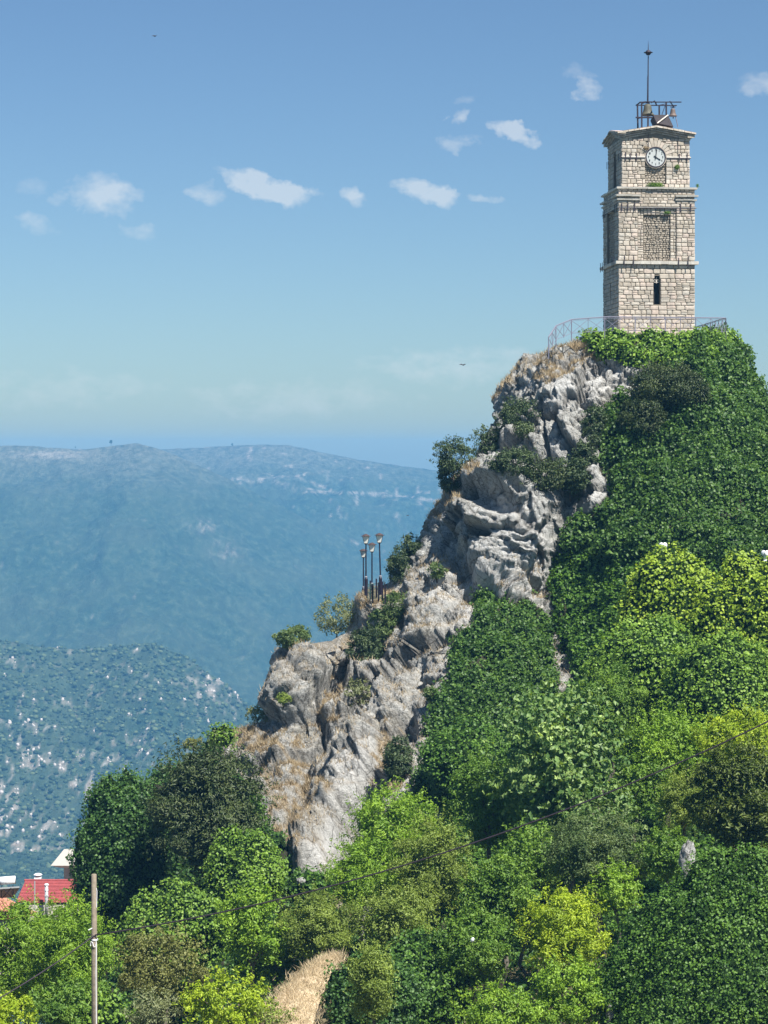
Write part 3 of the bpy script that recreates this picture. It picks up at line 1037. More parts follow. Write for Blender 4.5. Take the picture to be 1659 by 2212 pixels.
# ---- ivy covered mounds and boulders
def mound(label, u, v, ru, rv, Y, mat, size=.24, dens=42, seed=1, depth=1.0, lump=1.7, amp=.28, tilt=0, name='ivy_mound', cat='ivy mound', aspect=.85, shade_hull=HULL, up=.45, taper=.22):
    rng = np.random.RandomState(seed)
    dens *= 1.2
    size *= .84
    c = np.array(at(u, v, Y))
    rx, rz = ru * Y / F, rv * Y / F
    ry = rx * depth
    nu_, nv_ = 64, 42
    th = np.linspace(0, 2 * np.pi, nu_, endpoint=False)
    ph = np.linspace(.02, np.pi - .02, nv_)
    T_, P_ = np.meshgrid(th, ph)
    d = np.stack([np.sin(P_) * np.cos(T_), np.sin(P_) * np.sin(T_), np.cos(P_)], -1).reshape(-1, 3)
    sp = np.array([rx, ry, rz])
    base = np.sign(d) * np.abs(d) ** 1.02 * sp
    k_ = 1 + amp * fbm(d * 1.5 + seed, 3)
    pos = base * k_[:, None]
    pos = pos + norm(d / sp) * (fbm(base / lump + seed * 3, 3) * .9 * amp * min(rx, rz) + fbm(base / .75 + seed, 2) * .42)[:, None]
    pos[:, :2] *= (1 - taper * np.clip(d[:, 2], 0, 1) + .08 * np.clip(-d[:, 2], 0, 1))[:, None]
    ca, sa = math.cos(R(tilt)), math.sin(R(tilt))
    pos = np.stack([pos[:, 0] * ca - pos[:, 2] * sa, pos[:, 1], pos[:, 0] * sa + pos[:, 2] * ca], 1)
    G = pos.reshape(nv_, nu_, 3)
    N_ = grid_normals(G)
    if (N_.reshape(-1, 3) * pos).sum(1).mean() < 0:
        N_ = -N_
    Gw = np.concatenate([G, G[:, :1]], 1)
    Nw = np.concatenate([N_, N_[:, :1]], 1)
    root = empty(name, c)
    tag(root, label, cat)
    i_ = np.arange(nv_ * nu_).reshape(nv_, nu_)
    qq = np.stack([i_[:-1], np.roll(i_[:-1], -1, 1), np.roll(i_[1:], -1, 1), i_[1:]], -1).reshape(-1, 4)
    np_mesh('shade_hull', pos - N_.reshape(-1, 3) * .18, qq, shade_hull, root, smooth=True)  # added dark hull inside the mound, shade between leaves put into its colour
    lp, ln = scatter_grid(Gw, Nw, np.ones(Gw.shape[:2], bool), dens, rng)
    wgt = np.where(ln[:, 1] < .2, 1.0, .16) * np.where(ln[:, 2] < -.45, .4, 1)
    kk = rng.rand(len(lp)) < wgt
    lp, ln = lp[kk], ln[kk]
    lp = lp + ln * (.22 - rng.rand(len(lp), 1) ** 1.5 * .45 + .55 * fbm((lp + c) / .60, 2)[:, None])
    ln = norm(ln * .8 + np.array([0, -.05, up]))
    NLEAF[0] += len(lp)
    leaf_obj('leaves', lp, ln, size, aspect, mat, rng, root, jit=.55)
    return root


# low brambles and ivy over the ground between the trees
rng = np.random.RandomState(66)
hs = SP.reshape(130, 130, 3)
hu, hv = proj(hs)
hm_ = (hu > -40) & (hu < 1720) & (hv > 1700) & (hv < 2320) & (hs[..., 1] > 70) & (hs[..., 1] < 150)
hp_, hn_ = scatter_grid(hs, np.broadcast_to(np.array([0, 0, 1.]), hs.shape).copy(), hm_, 9, rng)
ud = (np.abs((CU + F * hp_[:, 0] / hp_[:, 1]) - 650 + (hp_[:, 1] - 100) * -5) > 75)
hp_ = hp_[ud]
hp_[:, 2] += .15 + .5 * rng.rand(len(hp_)) * (1 + fbm(hp_ / 2, 2))
hn_ = norm(np.array([0, -.35, 1]) + rng.normal(size=hp_.shape) * .3)
NLEAF[0] += len(hp_)
tag(leaf_obj('undergrowth', hp_, hn_, .32, .7, 'ivy_dark', rng), 'dark brambles and ivy over the ground between the trees', kind='stuff')


def limb(mb, p0, p1, r0, r1, rng, sag=.12, n=5):
    p0, p1 = Vector(p0), Vector(p1)
    L = (p1 - p0).length
    mid = [p0.lerp(p1, i / (n - 1)) for i in range(n)]
    for i in range(1, n - 1):
        mid[i] += Vector(rng.normal(size=3)) * L * .045
        mid[i].z += math.sin(math.pi * i / (n - 1)) * L * sag
    mb.tube(mid, [r0 + (r1 - r0) * i / (n - 1) for i in range(n)], 6)


def tree(label, u, v, ru, rv, Y, mat, name='leafy_tree', cat='tree', size=.2, aspect=.5, clumps=46, cr=.27, cover=2.3, seed=1, depth=.9, hollow=.35, ground=None, bark=None, top=0.0, droop=.0, trunk_r=None, up=.45, jit=.7, lean=0, twigs=0):
    """crown of leaf clumps around a spread of limbs; ru, rv: crown half width and height as seen"""
    rng = np.random.RandomState(seed)
    c = np.array(at(u, v, Y))
    rx, rz = ru * Y / F, rv * Y / F
    ry = rx * depth
    bark = bark or BARK
    C_ = []
    tries = 0
    while len(C_) < clumps and tries < 9000:
        tries += 1
        d = rng.normal(size=3)
        d /= np.linalg.norm(d)
        rr = rng.uniform(hollow, .84) if rng.rand() < .85 else rng.uniform(.1, .6)
        p = d * rr
        # crown outline: uneven, wider or narrower with height
        wz = 1 - top * max(0, p[2])
        wob = 1 + .30 * math.sin(3 * math.atan2(p[1], p[0]) + seed) * (1 - abs(p[2]))
        p = np.array([p[0] * wz * wob, p[1] * wz * wob, p[2]]) * np.array([rx, ry, rz])
        if p[2] < -rz * .8 and rng.rand() < .6:
            continue
        if any(np.linalg.norm((p - q_[0]) / np.array([1, 1, 1])) < cr * min(rx, rz) * .42 for q_ in C_):
            continue
        C_.append((p, cr * (rx + rz) / 2 * rng.uniform(.65, 1.3)))
    Ps, Ns, Ts = [], [], []
    cover *= .72
    size *= 1.05
    la = size * size * aspect * .5
    for (p, r_) in C_:
        n = int(cover * 4 * math.pi * r_ * r_ * .6 / la * .55)
        d = rng.normal(size=(n, 3))
        outw = p / (np.linalg.norm(p) + 1e-6)
        d = norm(norm(d) + outw * .45 + np.array([0, -.12, .32]))
        rad = r_ * (1 - .55 * rng.rand(n, 1) ** 1.8)
        pts = p + d * rad * np.array([1.05, 1.05, .85])
        # small twig tufts inside the clump break its roundness
        pts = pts + norm(d) * (fbm(pts / (.30 * r_ + .12) + seed, 2) * r_ * .42)[:, None]
        pts[:, 2] -= droop * (rng.rand(n) ** 2) * r_
        Ps.append(pts)
        Ns.append(norm(d + np.array([0, 0, up])))
        Ts.append(np.full(n, .18 + .64 * rng.rand()))
    # loose leaves through the whole crown so clumps grow into each other
    nl = int(cover * 5.5 * rx * rz / la * .30)
    d = norm(rng.normal(size=(nl, 3)))
    rr = (.35 + .62 * rng.rand(nl, 1) ** .7) * (1 + .36 * fbm(d * 1.9 + seed, 3))[:, None]
    pts = d * rr * np.array([rx, ry, rz]) * np.array([1, 1, .97])
    pts = pts + norm(rng.normal(size=(nl, 3))) * (fbm(pts / .5 + seed, 2) * .35)[:, None]
    Ps.append(pts)
    Ns.append(norm(d + np.array([0, 0, up])))
    Ts.append(.5 + .35 * fbm(pts / 1.1 + seed, 2))
    # shoots that break the outline
    ns = int(26 * (rx + rz))
    ns = min(ns, 260)
    d = norm(rng.normal(size=(ns, 3)) + np.array([0, 0, .35]))
    L_ = rng.uniform(.12, .34, (ns, 1)) * (rx + rz) * .5
    s0 = d * np.array([rx, ry, rz]) * rng.uniform(.78, .97, (ns, 1))
    dirs = norm(d + rng.normal(size=(ns, 3)) * .35 + np.array([0, 0, .25 - droop * .4]))
    kk_ = rng.rand(ns, 14, 1)
    sp_ = (s0[:, None] + dirs[:, None] * L_[:, None] * kk_ + rng.normal(size=(ns, 14, 3)) * .07).reshape(-1, 3)
    Ps.append(sp_)
    Ns.append(norm(np.repeat(d, 14, 0) + np.array([0, 0, up])))
    Ts.append(np.full(len(sp_), .62))
    Pn, Nn, Tn = np.concatenate(Ps), np.concatenate(Ns), np.concatenate(Ts)
    # cull leaves buried well inside
    inner = np.linalg.norm(Pn / np.array([rx, ry, rz]), axis=1) < .33
    backside = (Pn[:, 1] > .35 * ry)
    k_ = ~(inner & (rng.rand(len(Pn)) < .75)) & ~(backside & (rng.rand(len(Pn)) < .8)) & ~((Pn[:, 2] < -.6 * rz) & (rng.rand(len(Pn)) < .4))
    Pn, Nn, Tn = Pn[k_], Nn[k_], Tn[k_]
    NLEAF[0] += len(Pn)
    gzz = float(slope_z(c[0], c[1])) if ground is None else ground
    gzz = min(gzz, c[2] - rz * .95)
    root = empty(name, (c[0] + lean, c[1], gzz))
    tag(root, label, cat)
    off = np.array([-lean, 0, c[2] - gzz])
    leaf_obj('crown', Pn + off, Nn, size, aspect, mat, rng, root, jit=jit, tintp=Tn)
    tr = trunk_r or max(.07, min(.17, (rx + rz) * .03))
    mb = MB()
    fork = Vector((off[0] * .6, 0, max(.3, off[2] - rz * .72)))
    limb(mb, (0, 0, -.3), fork, tr * 1.25, tr * .8, rng, .02)
    mb.build('trunk', bark, root)
    mb = MB()
    lim = list(C_)
    rng.shuffle(lim)
    for (p, r_) in lim[:14]:
        limb(mb, fork, Vector(p + off), tr * .5, tr * .12, rng, .08)
        for _ in range(2 + twigs):
            e_ = Vector(p + off) + Vector(norm(rng.normal(size=(1, 3)))[0]) * r_ * (.9 + .2 * (twigs > 0))
            limb(mb, Vector(p + off), e_, tr * .14, tr * .05, rng, .0, 3)
    mb.build('limbs', bark, root)
    return root

# mounds: (label, u, v, ru, rv, Y, material, kwargs)
MOUNDS = [
    ('tall dark rounded ivy mound, leftmost against the blue mountain', 262, 1830, 102, 172, 143, 'ivy_dark', dict(size=.22, dens=58, seed=21, lump=2.0)),
    ('small olive green ivy cushion at the left end of the rock ledge', 480, 1587, 30, 26, 152, 'ivy_light', dict(size=.2, dens=60, seed=22)),
    ('ivy patch right of the dark conifer, against the dry bank', 512, 1770, 62, 70, 140, 'ivy', dict(size=.25, dens=44, seed=23, tilt=-15)),
    ('bright ivy mound with a sunlit crest under the dark conifer', 528, 1880, 82, 92, 134, 'ivy_light', dict(size=.2, dens=70, seed=24, tilt=25)),
    ('pale ivy mound behind the wooden pole', 372, 2010, 132, 92, 126, 'ivy_light', dict(size=.19, dens=72, seed=25, tilt=22, depth=.7)),
    ('dark ivy bank right of the straw path at the bottom', 800, 2165, 118, 100, 101, 'ivy_dark', dict(size=.16, dens=95, seed=26, tilt=35, depth=.6)),
    ('dark ivy hump in the low centre under the slim yellow tree', 905, 2130, 110, 118, 108, 'ivy', dict(size=.18, dens=70, seed=27)),
    ('sunlit lime ivy mound behind the left white floodlight', 1450, 1320, 120, 128, 146, 'ivy_yellow', dict(size=.25, dens=46, seed=28, depth=.8)),
    ('brightest yellow green ivy mound at the right edge below the second floodlight', 1620, 1340, 125, 132, 142, 'ivy_yellow', dict(size=.25, dens=46, seed=29, depth=.8)),
    ('bright green ivy swell under the left lime mound', 1400, 1450, 125, 120, 141, 'ivy_light', dict(size=.24, dens=46, seed=30)),
    ('light green ivy swell under the right lime mound', 1560, 1500, 130, 130, 134, 'ivy_light', dict(size=.22, dens=52, seed=31)),
    ('huge dark ivy hill filling the bottom right corner', 1600, 2130, 285, 300, 98, 'ivy', dict(size=.14, dens=130, seed=32, depth=.6, amp=.18, lump=2.2, taper=.3)),
    ('ivy shoulder rising left of the huge dark ivy hill', 1400, 2135, 122, 135, 99, 'ivy', dict(size=.14, dens=130, seed=33, amp=.22, taper=.35)),
    ('plain green ivy swell between the fig tree and the right edge', 1330, 1590, 105, 95, 141, 'ivy_light', dict(size=.24, dens=46, seed=34)),
    ('deep green ivy knoll under the hanging ivy sheet', 1010, 1640, 100, 80, 142, 'ivy', dict(size=.22, dens=50, seed=35)),
    ('pale ivy patch at the bottom beside the pole foot', 225, 2200, 62, 50, 100, 'ivy_light', dict(size=.2, dens=62, seed=36)),
    ('ivy tongue at the foot of the grey rock spur', 665, 1915, 62, 34, 134, 'ivy', dict(size=.2, dens=60, seed=37)),
]
for (lab, u, v, ru, rv, Y, mat, kw) in MOUNDS:
    mound(lab, u, v, ru, rv, Y, mat, **kw)

PINE = dict(aspect=.34, size=.26, jit=.5, cover=2.9, bark=BARK_D, up=.7)
TREES = [
    # left side
    ('dark green conifer with clumped crown leaning on the crag foot', 450, 1755, 128, 148, 138, 'juniper', dict(name='juniper_tree', clumps=80, cr=.2, seed=41, **{**PINE, 'size': .27})),
    ('bright feathery tree at the left edge before the tiled roofs', 60, 2080, 110, 130, 110, 'bright', dict(size=.19, aspect=.33, seed=42, clumps=70, cr=.22, droop=.5)),
    ('light green feathery tree directly left of the wooden pole', 160, 2060, 92, 118, 106, 'bright', dict(size=.18, aspect=.33, seed=43, clumps=60, cr=.23, droop=.5)),
    ('shaded bush at the foot of the tree left of the pole', 150, 2180, 90, 66, 100, 'green', dict(size=.18, aspect=.5, seed=44, clumps=40, cr=.26)),
    ('yellow leafed shrub in the bottom left corner', 22, 2195, 56, 46, 92, 'lime', dict(name='shrub', cat='shrub', size=.15, seed=45, clumps=26)),
    ('brownish seeding bush right of the wooden pole', 345, 2085, 98, 78, 112, 'brown', dict(name='bush', cat='bush', size=.16, aspect=.5, seed=46, clumps=44, cr=.24, twigs=1)),
    ('upright green tree with pointed shoots beside the olive bush', 545, 2010, 72, 108, 118, 'bright', dict(size=.21, aspect=.45, seed=47, clumps=44, cr=.22, top=.5)),
    ('round olive green tree above the straw path', 692, 2005, 80, 84, 118, 'olive', dict(size=.15, aspect=.4, seed=48, clumps=52, cr=.24)),
    ('yellow green shrub at the bottom left of the straw path', 490, 2165, 100, 56, 97, 'lime', dict(name='shrub', cat='shrub', size=.19, aspect=.45, seed=49, clumps=40, cr=.2)),
    ('pale thin leafed sapling between pole and yellow shrub', 335, 2185, 58, 44, 98, 'sage', dict(name='sapling', cat='sapling', size=.13, seed=50, clumps=26, cover=1.2, twigs=2)),
    ('dark bushy tree in the shade behind the brownish bush', 590, 2060, 80, 80, 121, 'ivy_dark', dict(size=.22, aspect=.6, seed=51, clumps=30, cr=.3)),
    ('thin grey green shrub on the corner of the straw path', 585, 2200, 46, 34, 96, 'olive', dict(name='shrub', cat='shrub', size=.12, seed=88, clumps=22, cover=1.0, twigs=2)),
    # centre
    ('bright light green tree touching the foot of the bare rock', 850, 1815, 112, 108, 124, 'bright', dict(size=.2, aspect=.4, seed=52, clumps=70, cr=.22, droop=.3)),
    ('light green lower tree left of the yellowing tree', 780, 1900, 74, 74, 120, 'bright', dict(size=.18, aspect=.4, seed=53, clumps=46, cr=.24, droop=.3)),
    ('yellowing olive tree crossed by the black cable', 940, 1870, 82, 112, 117, 'olive', dict(size=.16, aspect=.4, seed=54, clumps=64, cr=.22)),
    ('wide dull olive tree under the yellowing tree', 855, 1985, 100, 68, 114, 'olive', dict(size=.16, aspect=.45, seed=55, clumps=46, cr=.25)),
    ('green tree between the ivy sheet and the fig tree', 1055, 1730, 84, 102, 127, 'green', dict(size=.19, aspect=.45, seed=56, clumps=60, cr=.23)),
    ('large fig tree with pale broad leaves in the middle of the slope', 1205, 1650, 132, 170, 123, 'fig', dict(name='fig_tree', size=.36, aspect=.62, seed=57, clumps=84, cr=.2, cover=1.9, jit=.9, twigs=1)),
    ('lower fig branches spreading right of the cable', 1290, 1760, 84, 66, 120, 'fig', dict(name='fig_tree', size=.33, aspect=.62, seed=58, clumps=34, cr=.24, cover=1.8, jit=.9)),
    ('grey green shrub under the fig tree', 1290, 1840, 118, 92, 113, 'greygreen', dict(name='shrub', cat='shrub', size=.17, aspect=.35, seed=59, clumps=70, cr=.2, cover=2.8)),
    ('mid green tree left of the grey green shrub', 1085, 1935, 84, 88, 112, 'green', dict(size=.19, aspect=.5, seed=60, clumps=50, cr=.24)),
    ('green tree with a white plastic bag caught in it', 1030, 2050, 92, 76, 107, 'green', dict(size=.18, aspect=.5, seed=61, clumps=50, cr=.24)),
    ('slim yellow green tree before the dark ivy at the bottom', 805, 2125, 48, 92, 96, 'olive', dict(size=.15, aspect=.4, seed=62, clumps=40, cr=.3)),
    ('golden green tree in the low centre right', 1215, 2015, 96, 88, 106, 'lime', dict(size=.17, aspect=.45, seed=63, clumps=56, cr=.23)),
    ('light green tree cut off at the bottom centre', 1075, 2188, 92, 54, 95, 'bright', dict(size=.17, aspect=.45, seed=64, clumps=56, cr=.22)),
    ('green bush wedged between the golden green tree and the huge ivy hill', 1230, 2150, 80, 76, 98, 'bright', dict(name='bush', cat='bush', size=.17, aspect=.5, seed=65, clumps=44, cr=.25)),
    ('green sapling on the edge of the big ivy hill', 1330, 1925, 52, 56, 108, 'bright', dict(name='sapling', cat='sapling', size=.17, seed=66, clumps=24)),
    ('dark bush under the fig tree trunk', 1150, 1850, 76, 66, 117, 'green', dict(name='bush', cat='bush', size=.2, aspect=.55, seed=67, clumps=34, cr=.27)),
    # right side
    ('dark olive conifer with heavy folds at the right edge', 1605, 1730, 100, 132, 112, 'thuja', dict(name='thuja_tree', clumps=80, cr=.21, seed=68, **{**PINE, 'size': .235})),
    ('yellow green tree at the right edge above the dark conifer', 1600, 1600, 92, 62, 120, 'lime', dict(size=.19, aspect=.4, seed=69, clumps=50, cr=.24)),
    ('thin olive shrub left of the dark conifer', 1478, 1735, 60, 74, 116, 'olive', dict(name='shrub', cat='shrub', size=.14, aspect=.4, seed=70, clumps=34, cover=1.3, twigs=1)),
    ('feathery green tree in front of the dark gully', 1320, 1520, 66, 92, 136, 'green', dict(size=.2, aspect=.35, seed=71, clumps=44, cr=.25)),
    ('mid green tree above the thin olive shrub', 1440, 1620, 92, 92, 128, 'bright', dict(size=.2, aspect=.45, seed=72, clumps=54, cr=.24)),
    ('dark green bush filling the hollow beside the small pale rock', 1440, 1850, 66, 56, 111, 'green', dict(name='bush', cat='bush', size=.18, aspect=.5, seed=74, clumps=36, cr=.27)),
    ('green bush hugging the fig tree on the right', 1380, 1700, 62, 62, 124, 'green', dict(name='bush', cat='bush', size=.2, aspect=.5, seed=73, clumps=30, cr=.28)),
]
for (lab, u, v, ru, rv, Y, mat, kw) in TREES:
    kw = dict(kw)
    kw['size'] = kw.get('size', .2) * .86
    kw['clumps'] = int(kw.get('clumps', 46) * 1.5)
    kw['cr'] = kw.get('cr', .27) * .82
    tree(lab, u, v, ru * 1.06, rv * 1.08, Y, mat, **kw)


def cliffY(u, v):
    """depth of the crag surface where the photograph shows (u, v)"""
    U_, V_ = cu_, cv_
    d = np.hypot(U_ - u, V_ - v) + np.where(back, 1e6, 0)
    i = np.argsort(d)[:6]
    return float(CR[i, 1].min())


SHRUBS = [
    ('dark shrub on the upper left ledge of the crag', 1120, 910, 42, 46, 'holm', {}),
    ('dark shrub spilling down left below the upper ledge shrub', 1065, 958, 44, 34, 'holm', {}),
    ('holm oak twigs against the sky at the left rim', 980, 990, 42, 36, 'holm', dict(cover=1.5, twigs=2, out=-1.5, clumps=22)),
    ('low dark shrub under the silhouetted holm oak', 972, 1036, 22, 30, 'holm', {}),
    ('dark shrub over the peak of the pointed boulder', 1110, 998, 46, 26, 'holm', {}),
    ('dark shrub right of the pointed boulder peak', 1172, 1030, 42, 34, 'juniper', {}),
    ('dark shrub at the right end of the ledge row', 1232, 1030, 38, 38, 'holm', {}),
    ('upright dark shrub between white rock and ivy', 1285, 925, 24, 42, 'holm', {}),
    ('upright dark shrub just below it beside the white rock', 1262, 985, 20, 30, 'holm', {}),
    ('grey green juniper dome half way up the ivy curtain', 1430, 840, 64, 50, 'juniper', dict(out=-1.6, clumps=36)),
    ('second juniper dome at the right of the grey green one', 1490, 850, 38, 40, 'juniper', dict(out=-1.4)),
    ('dark juniper skirt under the grey green dome', 1388, 905, 44, 42, 'juniper', dict(out=-1.3)),
    ('dark bush on the shoulder above the street lamps', 884, 1185, 26, 26, 'holm', dict(out=-.6)),
    ('dark bush right of the street lamps', 862, 1228, 22, 34, 'holm', dict(out=-.8)),
    ('light green bush under the dark bushes by the lamps', 852, 1310, 24, 26, 'greygreen', dict(out=-.8)),
    ('mid green bush on the ledge under the lamps', 828, 1352, 28, 32, 'greygreen', dict(out=-.8)),
    ('round dark bush below the street lamps', 790, 1408, 33, 44, 'holm', dict(out=-1.2, clumps=26)),
    ('solitary green bush on top of the left grey boulder', 634, 1378, 34, 20, 'greygreen', dict(out=0, clumps=24)),
    ('airy pale tree at the rim left of the lamp ledge', 728, 1335, 36, 44, 'sage', dict(cover=.7, twigs=2, out=.5, clumps=26)),
    ('dark bush in the dry cleft low on the rock', 862, 1640, 27, 42, 'holm', dict(out=-1.2, clumps=24)),
    ('small dark lower bush in the same dry cleft', 852, 1680, 18, 22, 'holm', {}),
    ('tiny green bush on the pale rock centre', 944, 1232, 15, 15, 'greygreen', {}),
    ('tiny green bush at the lower pale rock face', 930, 1500, 13, 13, 'greygreen', {}),
    ('small grey green bush at the foot of the left boulder', 556, 1545, 20, 18, 'sage', dict(cover=.8, out=1.0, twigs=1)),
    ('scrubby bare bush in the middle of the dry gully', 775, 1500, 26, 26, 'sage', dict(cover=.6, twigs=2)),
    ('tiny bush on the face of the left grey boulder', 612, 1510, 12, 9, 'olive', {}),
    ('small dark shrub low right on the pale plate', 800, 1870, 32, 22, 'greygreen', dict(out=-1)),
    ('green tuft hanging over the rock plate edge', 745, 1900, 26, 18, 'greygreen', dict(out=-1)),
    ('grey twiggy bush at the ridge behind the conifer', 418, 1608, 22, 14, 'brown', dict(cover=.8, out=1.0)),
]
for k, (lab, u, v, ru, rv, mat, kw) in enumerate(SHRUBS):
    kw = dict(kw)
    ru, rv = ru * 1.18, rv * 1.15
    Y = cliffY(u, v) + kw.pop('out', -.7)
    kw.setdefault('clumps', 18)
    kw.setdefault('cover', 2.6)
    p = at(u, v, Y)
    tree(lab, u, v, ru, rv, Y, mat, name='shrub', cat='shrub', size=.17, aspect=.42, seed=100 + k, cr=.34, ground=p.z - rv * Y / F * 1.05, bark=BARK_D, trunk_r=.06, **kw)
print('leaves', NLEAF[0])

# dry grass tufts on the crag and on the straw path
rng = np.random.RandomState(5)


def blades(P, rng, h=.5, w=.045, lean=.5):
    n = len(P)
    a = rng.rand(n) * 6.283
    s_ = np.stack([np.cos(a), np.sin(a), 0 * a], 1) * w
    tip = P + np.stack([rng.normal(size=n) * lean * h * .6, rng.normal(size=n) * lean * h * .6, h * (.5 + rng.rand(n))], 1)
    V = np.stack([P - s_, P + s_, tip], 1).reshape(-1, 3)
    return V, np.arange(3 * n).reshape(-1, 3)


wts = np.maximum(gm, 0) ** 1.5 * np.where(cv_ < 860, .35, 1) * (cv_ > 735) * (~back) * (cu_ > 430) * (cu_ < 1320) * (1 - anyivy)
wts = wts * (fbm(CR / .7, 2) > -.15)
pi_ = rng.choice(len(CR), 30000, p=wts / wts.sum())
PB = CR[pi_] + rng.normal(size=(30000, 3)) * .06
Vb, Fb = blades(PB, rng, .28, .022, .9)
tag(np_mesh('dry_grass', Vb, Fb, LEAF['straw'], attrs={'tint': np.repeat(rng.rand(30000), 3)}), 'straw coloured dry grass growing in the clefts of the bare crag', kind='stuff')

# straw path bank at the bottom
pa = MB()
ctr = [(722, 2060, 112, 12), (690, 2088, 107, 32), (655, 2128, 103, 46), (628, 2175, 99, 54), (610, 2230, 95, 62), (590, 2330, 90, 74)]
nu_ = 26
gv = []
for (u, v, Y, hw) in ctr:
    for k in range(nu_):
        q_ = (k / (nu_ - 1) - .5) * 2
        p = at(u + q_ * hw, v + abs(q_) ** 2 * 10, Y - .2)
        gv.append(p[:])
gvv = np.array(gv).reshape(len(ctr), nu_, 3)
fine = np.stack([np.stack([np.interp(np.linspace(0, len(ctr) - 1, 50), range(len(ctr)), gvv[:, j, a_]) for a_ in range(3)], -1) for j in range(nu_)], 1)
fp = fine.reshape(-1, 3)
fp[:, 2] += .25 * fbm(fp / 1.2, 3)
ii = np.arange(50 * nu_).reshape(50, nu_)
qq = np.stack([ii[:-1, :-1], ii[:-1, 1:], ii[1:, 1:], ii[1:, :-1]], -1).reshape(-1, 4)
fn = grid_normals(fp.reshape(50, nu_, 3))
m, t, b = newmat('straw_bank')
t.links.new(ramp(t, noise(t, 3.5, 6, .75), [(.32, (.30, .22, .13)), (.5, (.55, .43, .27)), (.7, (.72, .60, .42))]), b.inputs['Base Color'])
b.inputs['Roughness'].default_value = .95
bump(t, b, noise(t, 12, 5, .7), .8, .08)
tag(np_mesh('path', fp, qq, m, smooth=True), 'sunlit path bank of dry straw between the shrubs at the bottom', kind='structure')
pk = rng.randint(0, len(fp), 9000)
PB = fp[pk] + rng.normal(size=(9000, 3)) * np.array([.25, .25, .05])
Vb, Fb = blades(PB, rng, .2, .016, 1.3)
tag(np_mesh('straw', Vb, Fb, LEAF['straw'], attrs={'tint': np.repeat(.6 + .4 * rng.rand(9000), 3)}), 'dry straw grass standing on the sunlit path bank', kind='stuff')

# ================================================================== THE CLOCK TOWER
rnd = random.Random(17)
ROT = R(5.76)
TZ = 9.3
tower = empty('clock_tower', (18.40, 174.0, TZ), ROT)
tag(tower, 'square three stage stone clock tower with white dial on top of the crag', 'clock tower')
TW = 6.13


def zt(v):
    return (V0 - v) / 27.53 - TZ


def stone_mat(name, use_attr):
    m, t, b = newmat(name)
    if use_attr:
        f_ = attr(t, 'tint')
    else:
        oi = nd(t, 'ShaderNodeObjectInfo')
        f_ = oi.outputs['Random']
    c = ramp(t, f_, [(0, (.31, .265, .205)), (.2, (.43, .375, .30)), (.45, (.49, .43, .35)), (.62, (.50, .405, .335)), (.8, (.55, .49, .405)), (.92, (.37, .34, .285)), (1, (.59, .535, .455))])
    geo = nd(t, 'ShaderNodeNewGeometry')
    n1_ = noise(t, 2.5, 6, .7, geo.outputs['Position'])
    n2_ = noise(t, 14, 4, .7, geo.outputs['Position'])
    c = mixrgb(t, ramp(t, n1_, [(.5, (0, 0, 0)), (.72, (.55, .55, .55))]), c, (.26, .22, .165))
    c = mixrgb(t, ramp(t, n2_, [(.55, (0, 0, 0)), (.72, (.5, .5, .5))]), c, (.25, .22, .18))
    stv = nd(t, 'ShaderNodeVectorMath', operation='MULTIPLY')
    stv.inputs[1].default_value = (2.2, 2.2, .22)
    t.links.new(geo.outputs['Position'], stv.inputs[0])
    n3_ = noise(t, 1.0, 5, .65, stv.outputs[0])
    c = mixrgb(t, ramp(t, n3_, [(.48, (0, 0, 0)), (.68, (.5, .5, .5))]), c, (.24, .22, .185))
    t.links.new(c, b.inputs['Base Color'])
    b.inputs['Roughness'].default_value = .9
    bump(t, b, n2_, .7, .03)
    return m


ST_A, ST_O = stone_mat('tower_stone_joined', True), stone_mat('tower_stone', False)
MORTAR = plain('mortar', (.19, .16, .12), .95, var=.35, scale=3)
LEDGE = plain('ledge_stone', (.56, .52, .45), .9, var=.25, scale=2.5, bmp=.5)


def block_mesh(seed, rubble=False):
    """unit block 1 x 1 x 1, front towards -Y, chopped corners and a pillowed face"""
    r_ = random.Random(seed)
    k = .16 if not rubble else .3
    o_ = []
    for (sx_, sz_) in ((-1, -1), (1, -1), (1, 1), (-1, 1)):
        a = r_.uniform(.03, k)
        c_ = r_.uniform(.03, k)
        jx, jz = r_.uniform(0, .05), r_.uniform(0, .06)
        p, q_ = (sx_ * (.5 - jx), sz_ * (.5 - c_ - jz)), (sx_ * (.5 - a - jx), sz_ * (.5 - jz))
        o_ += [p, q_] if sx_ * sz_ > 0 else [q_, p]
    V, Fc = [], []
    for (x, z) in o_:
        V.append((x, .5, z))
    for (x, z) in o_:
        V.append((x, -.28, z))
    for (x, z) in o_:
        V.append((x * .86, -.44 - r_.uniform(0, .06), z * .82))
    V.append((r_.uniform(-.1, .1), -.5 - r_.uniform(0, .12), r_.uniform(-.1, .1)))
    for k_ in range(8):
        n_ = (k_ + 1) % 8
        Fc.append((k_, n_, 8 + n_, 8 + k_))
        Fc.append((8 + k_, 8 + n_, 16 + n_, 16 + k_))
        Fc.append((16 + k_, 16 + n_, 24))
    return V, Fc


BV = [block_mesh(s_) for s_ in range(12)]
RV = [block_mesh(50 + s_, True) for s_ in range(12)]
BM = []
for k, (V, Fc) in enumerate(BV + RV):
    me = bpy.data.meshes.new('stone')
    me.from_pydata(V, [], Fc)
    me.materials.append(ST_O)
    BM.append(me)


def courses(z0, z1, hmin, hmax):
    z, out = z0, []
    while z < z1 - .05:
        h = rnd.uniform(hmin, hmax)
        if z + h > z1 - hmin * .6:
            h = z1 - z
        out.append((z, z + h))
        z += h
    return out


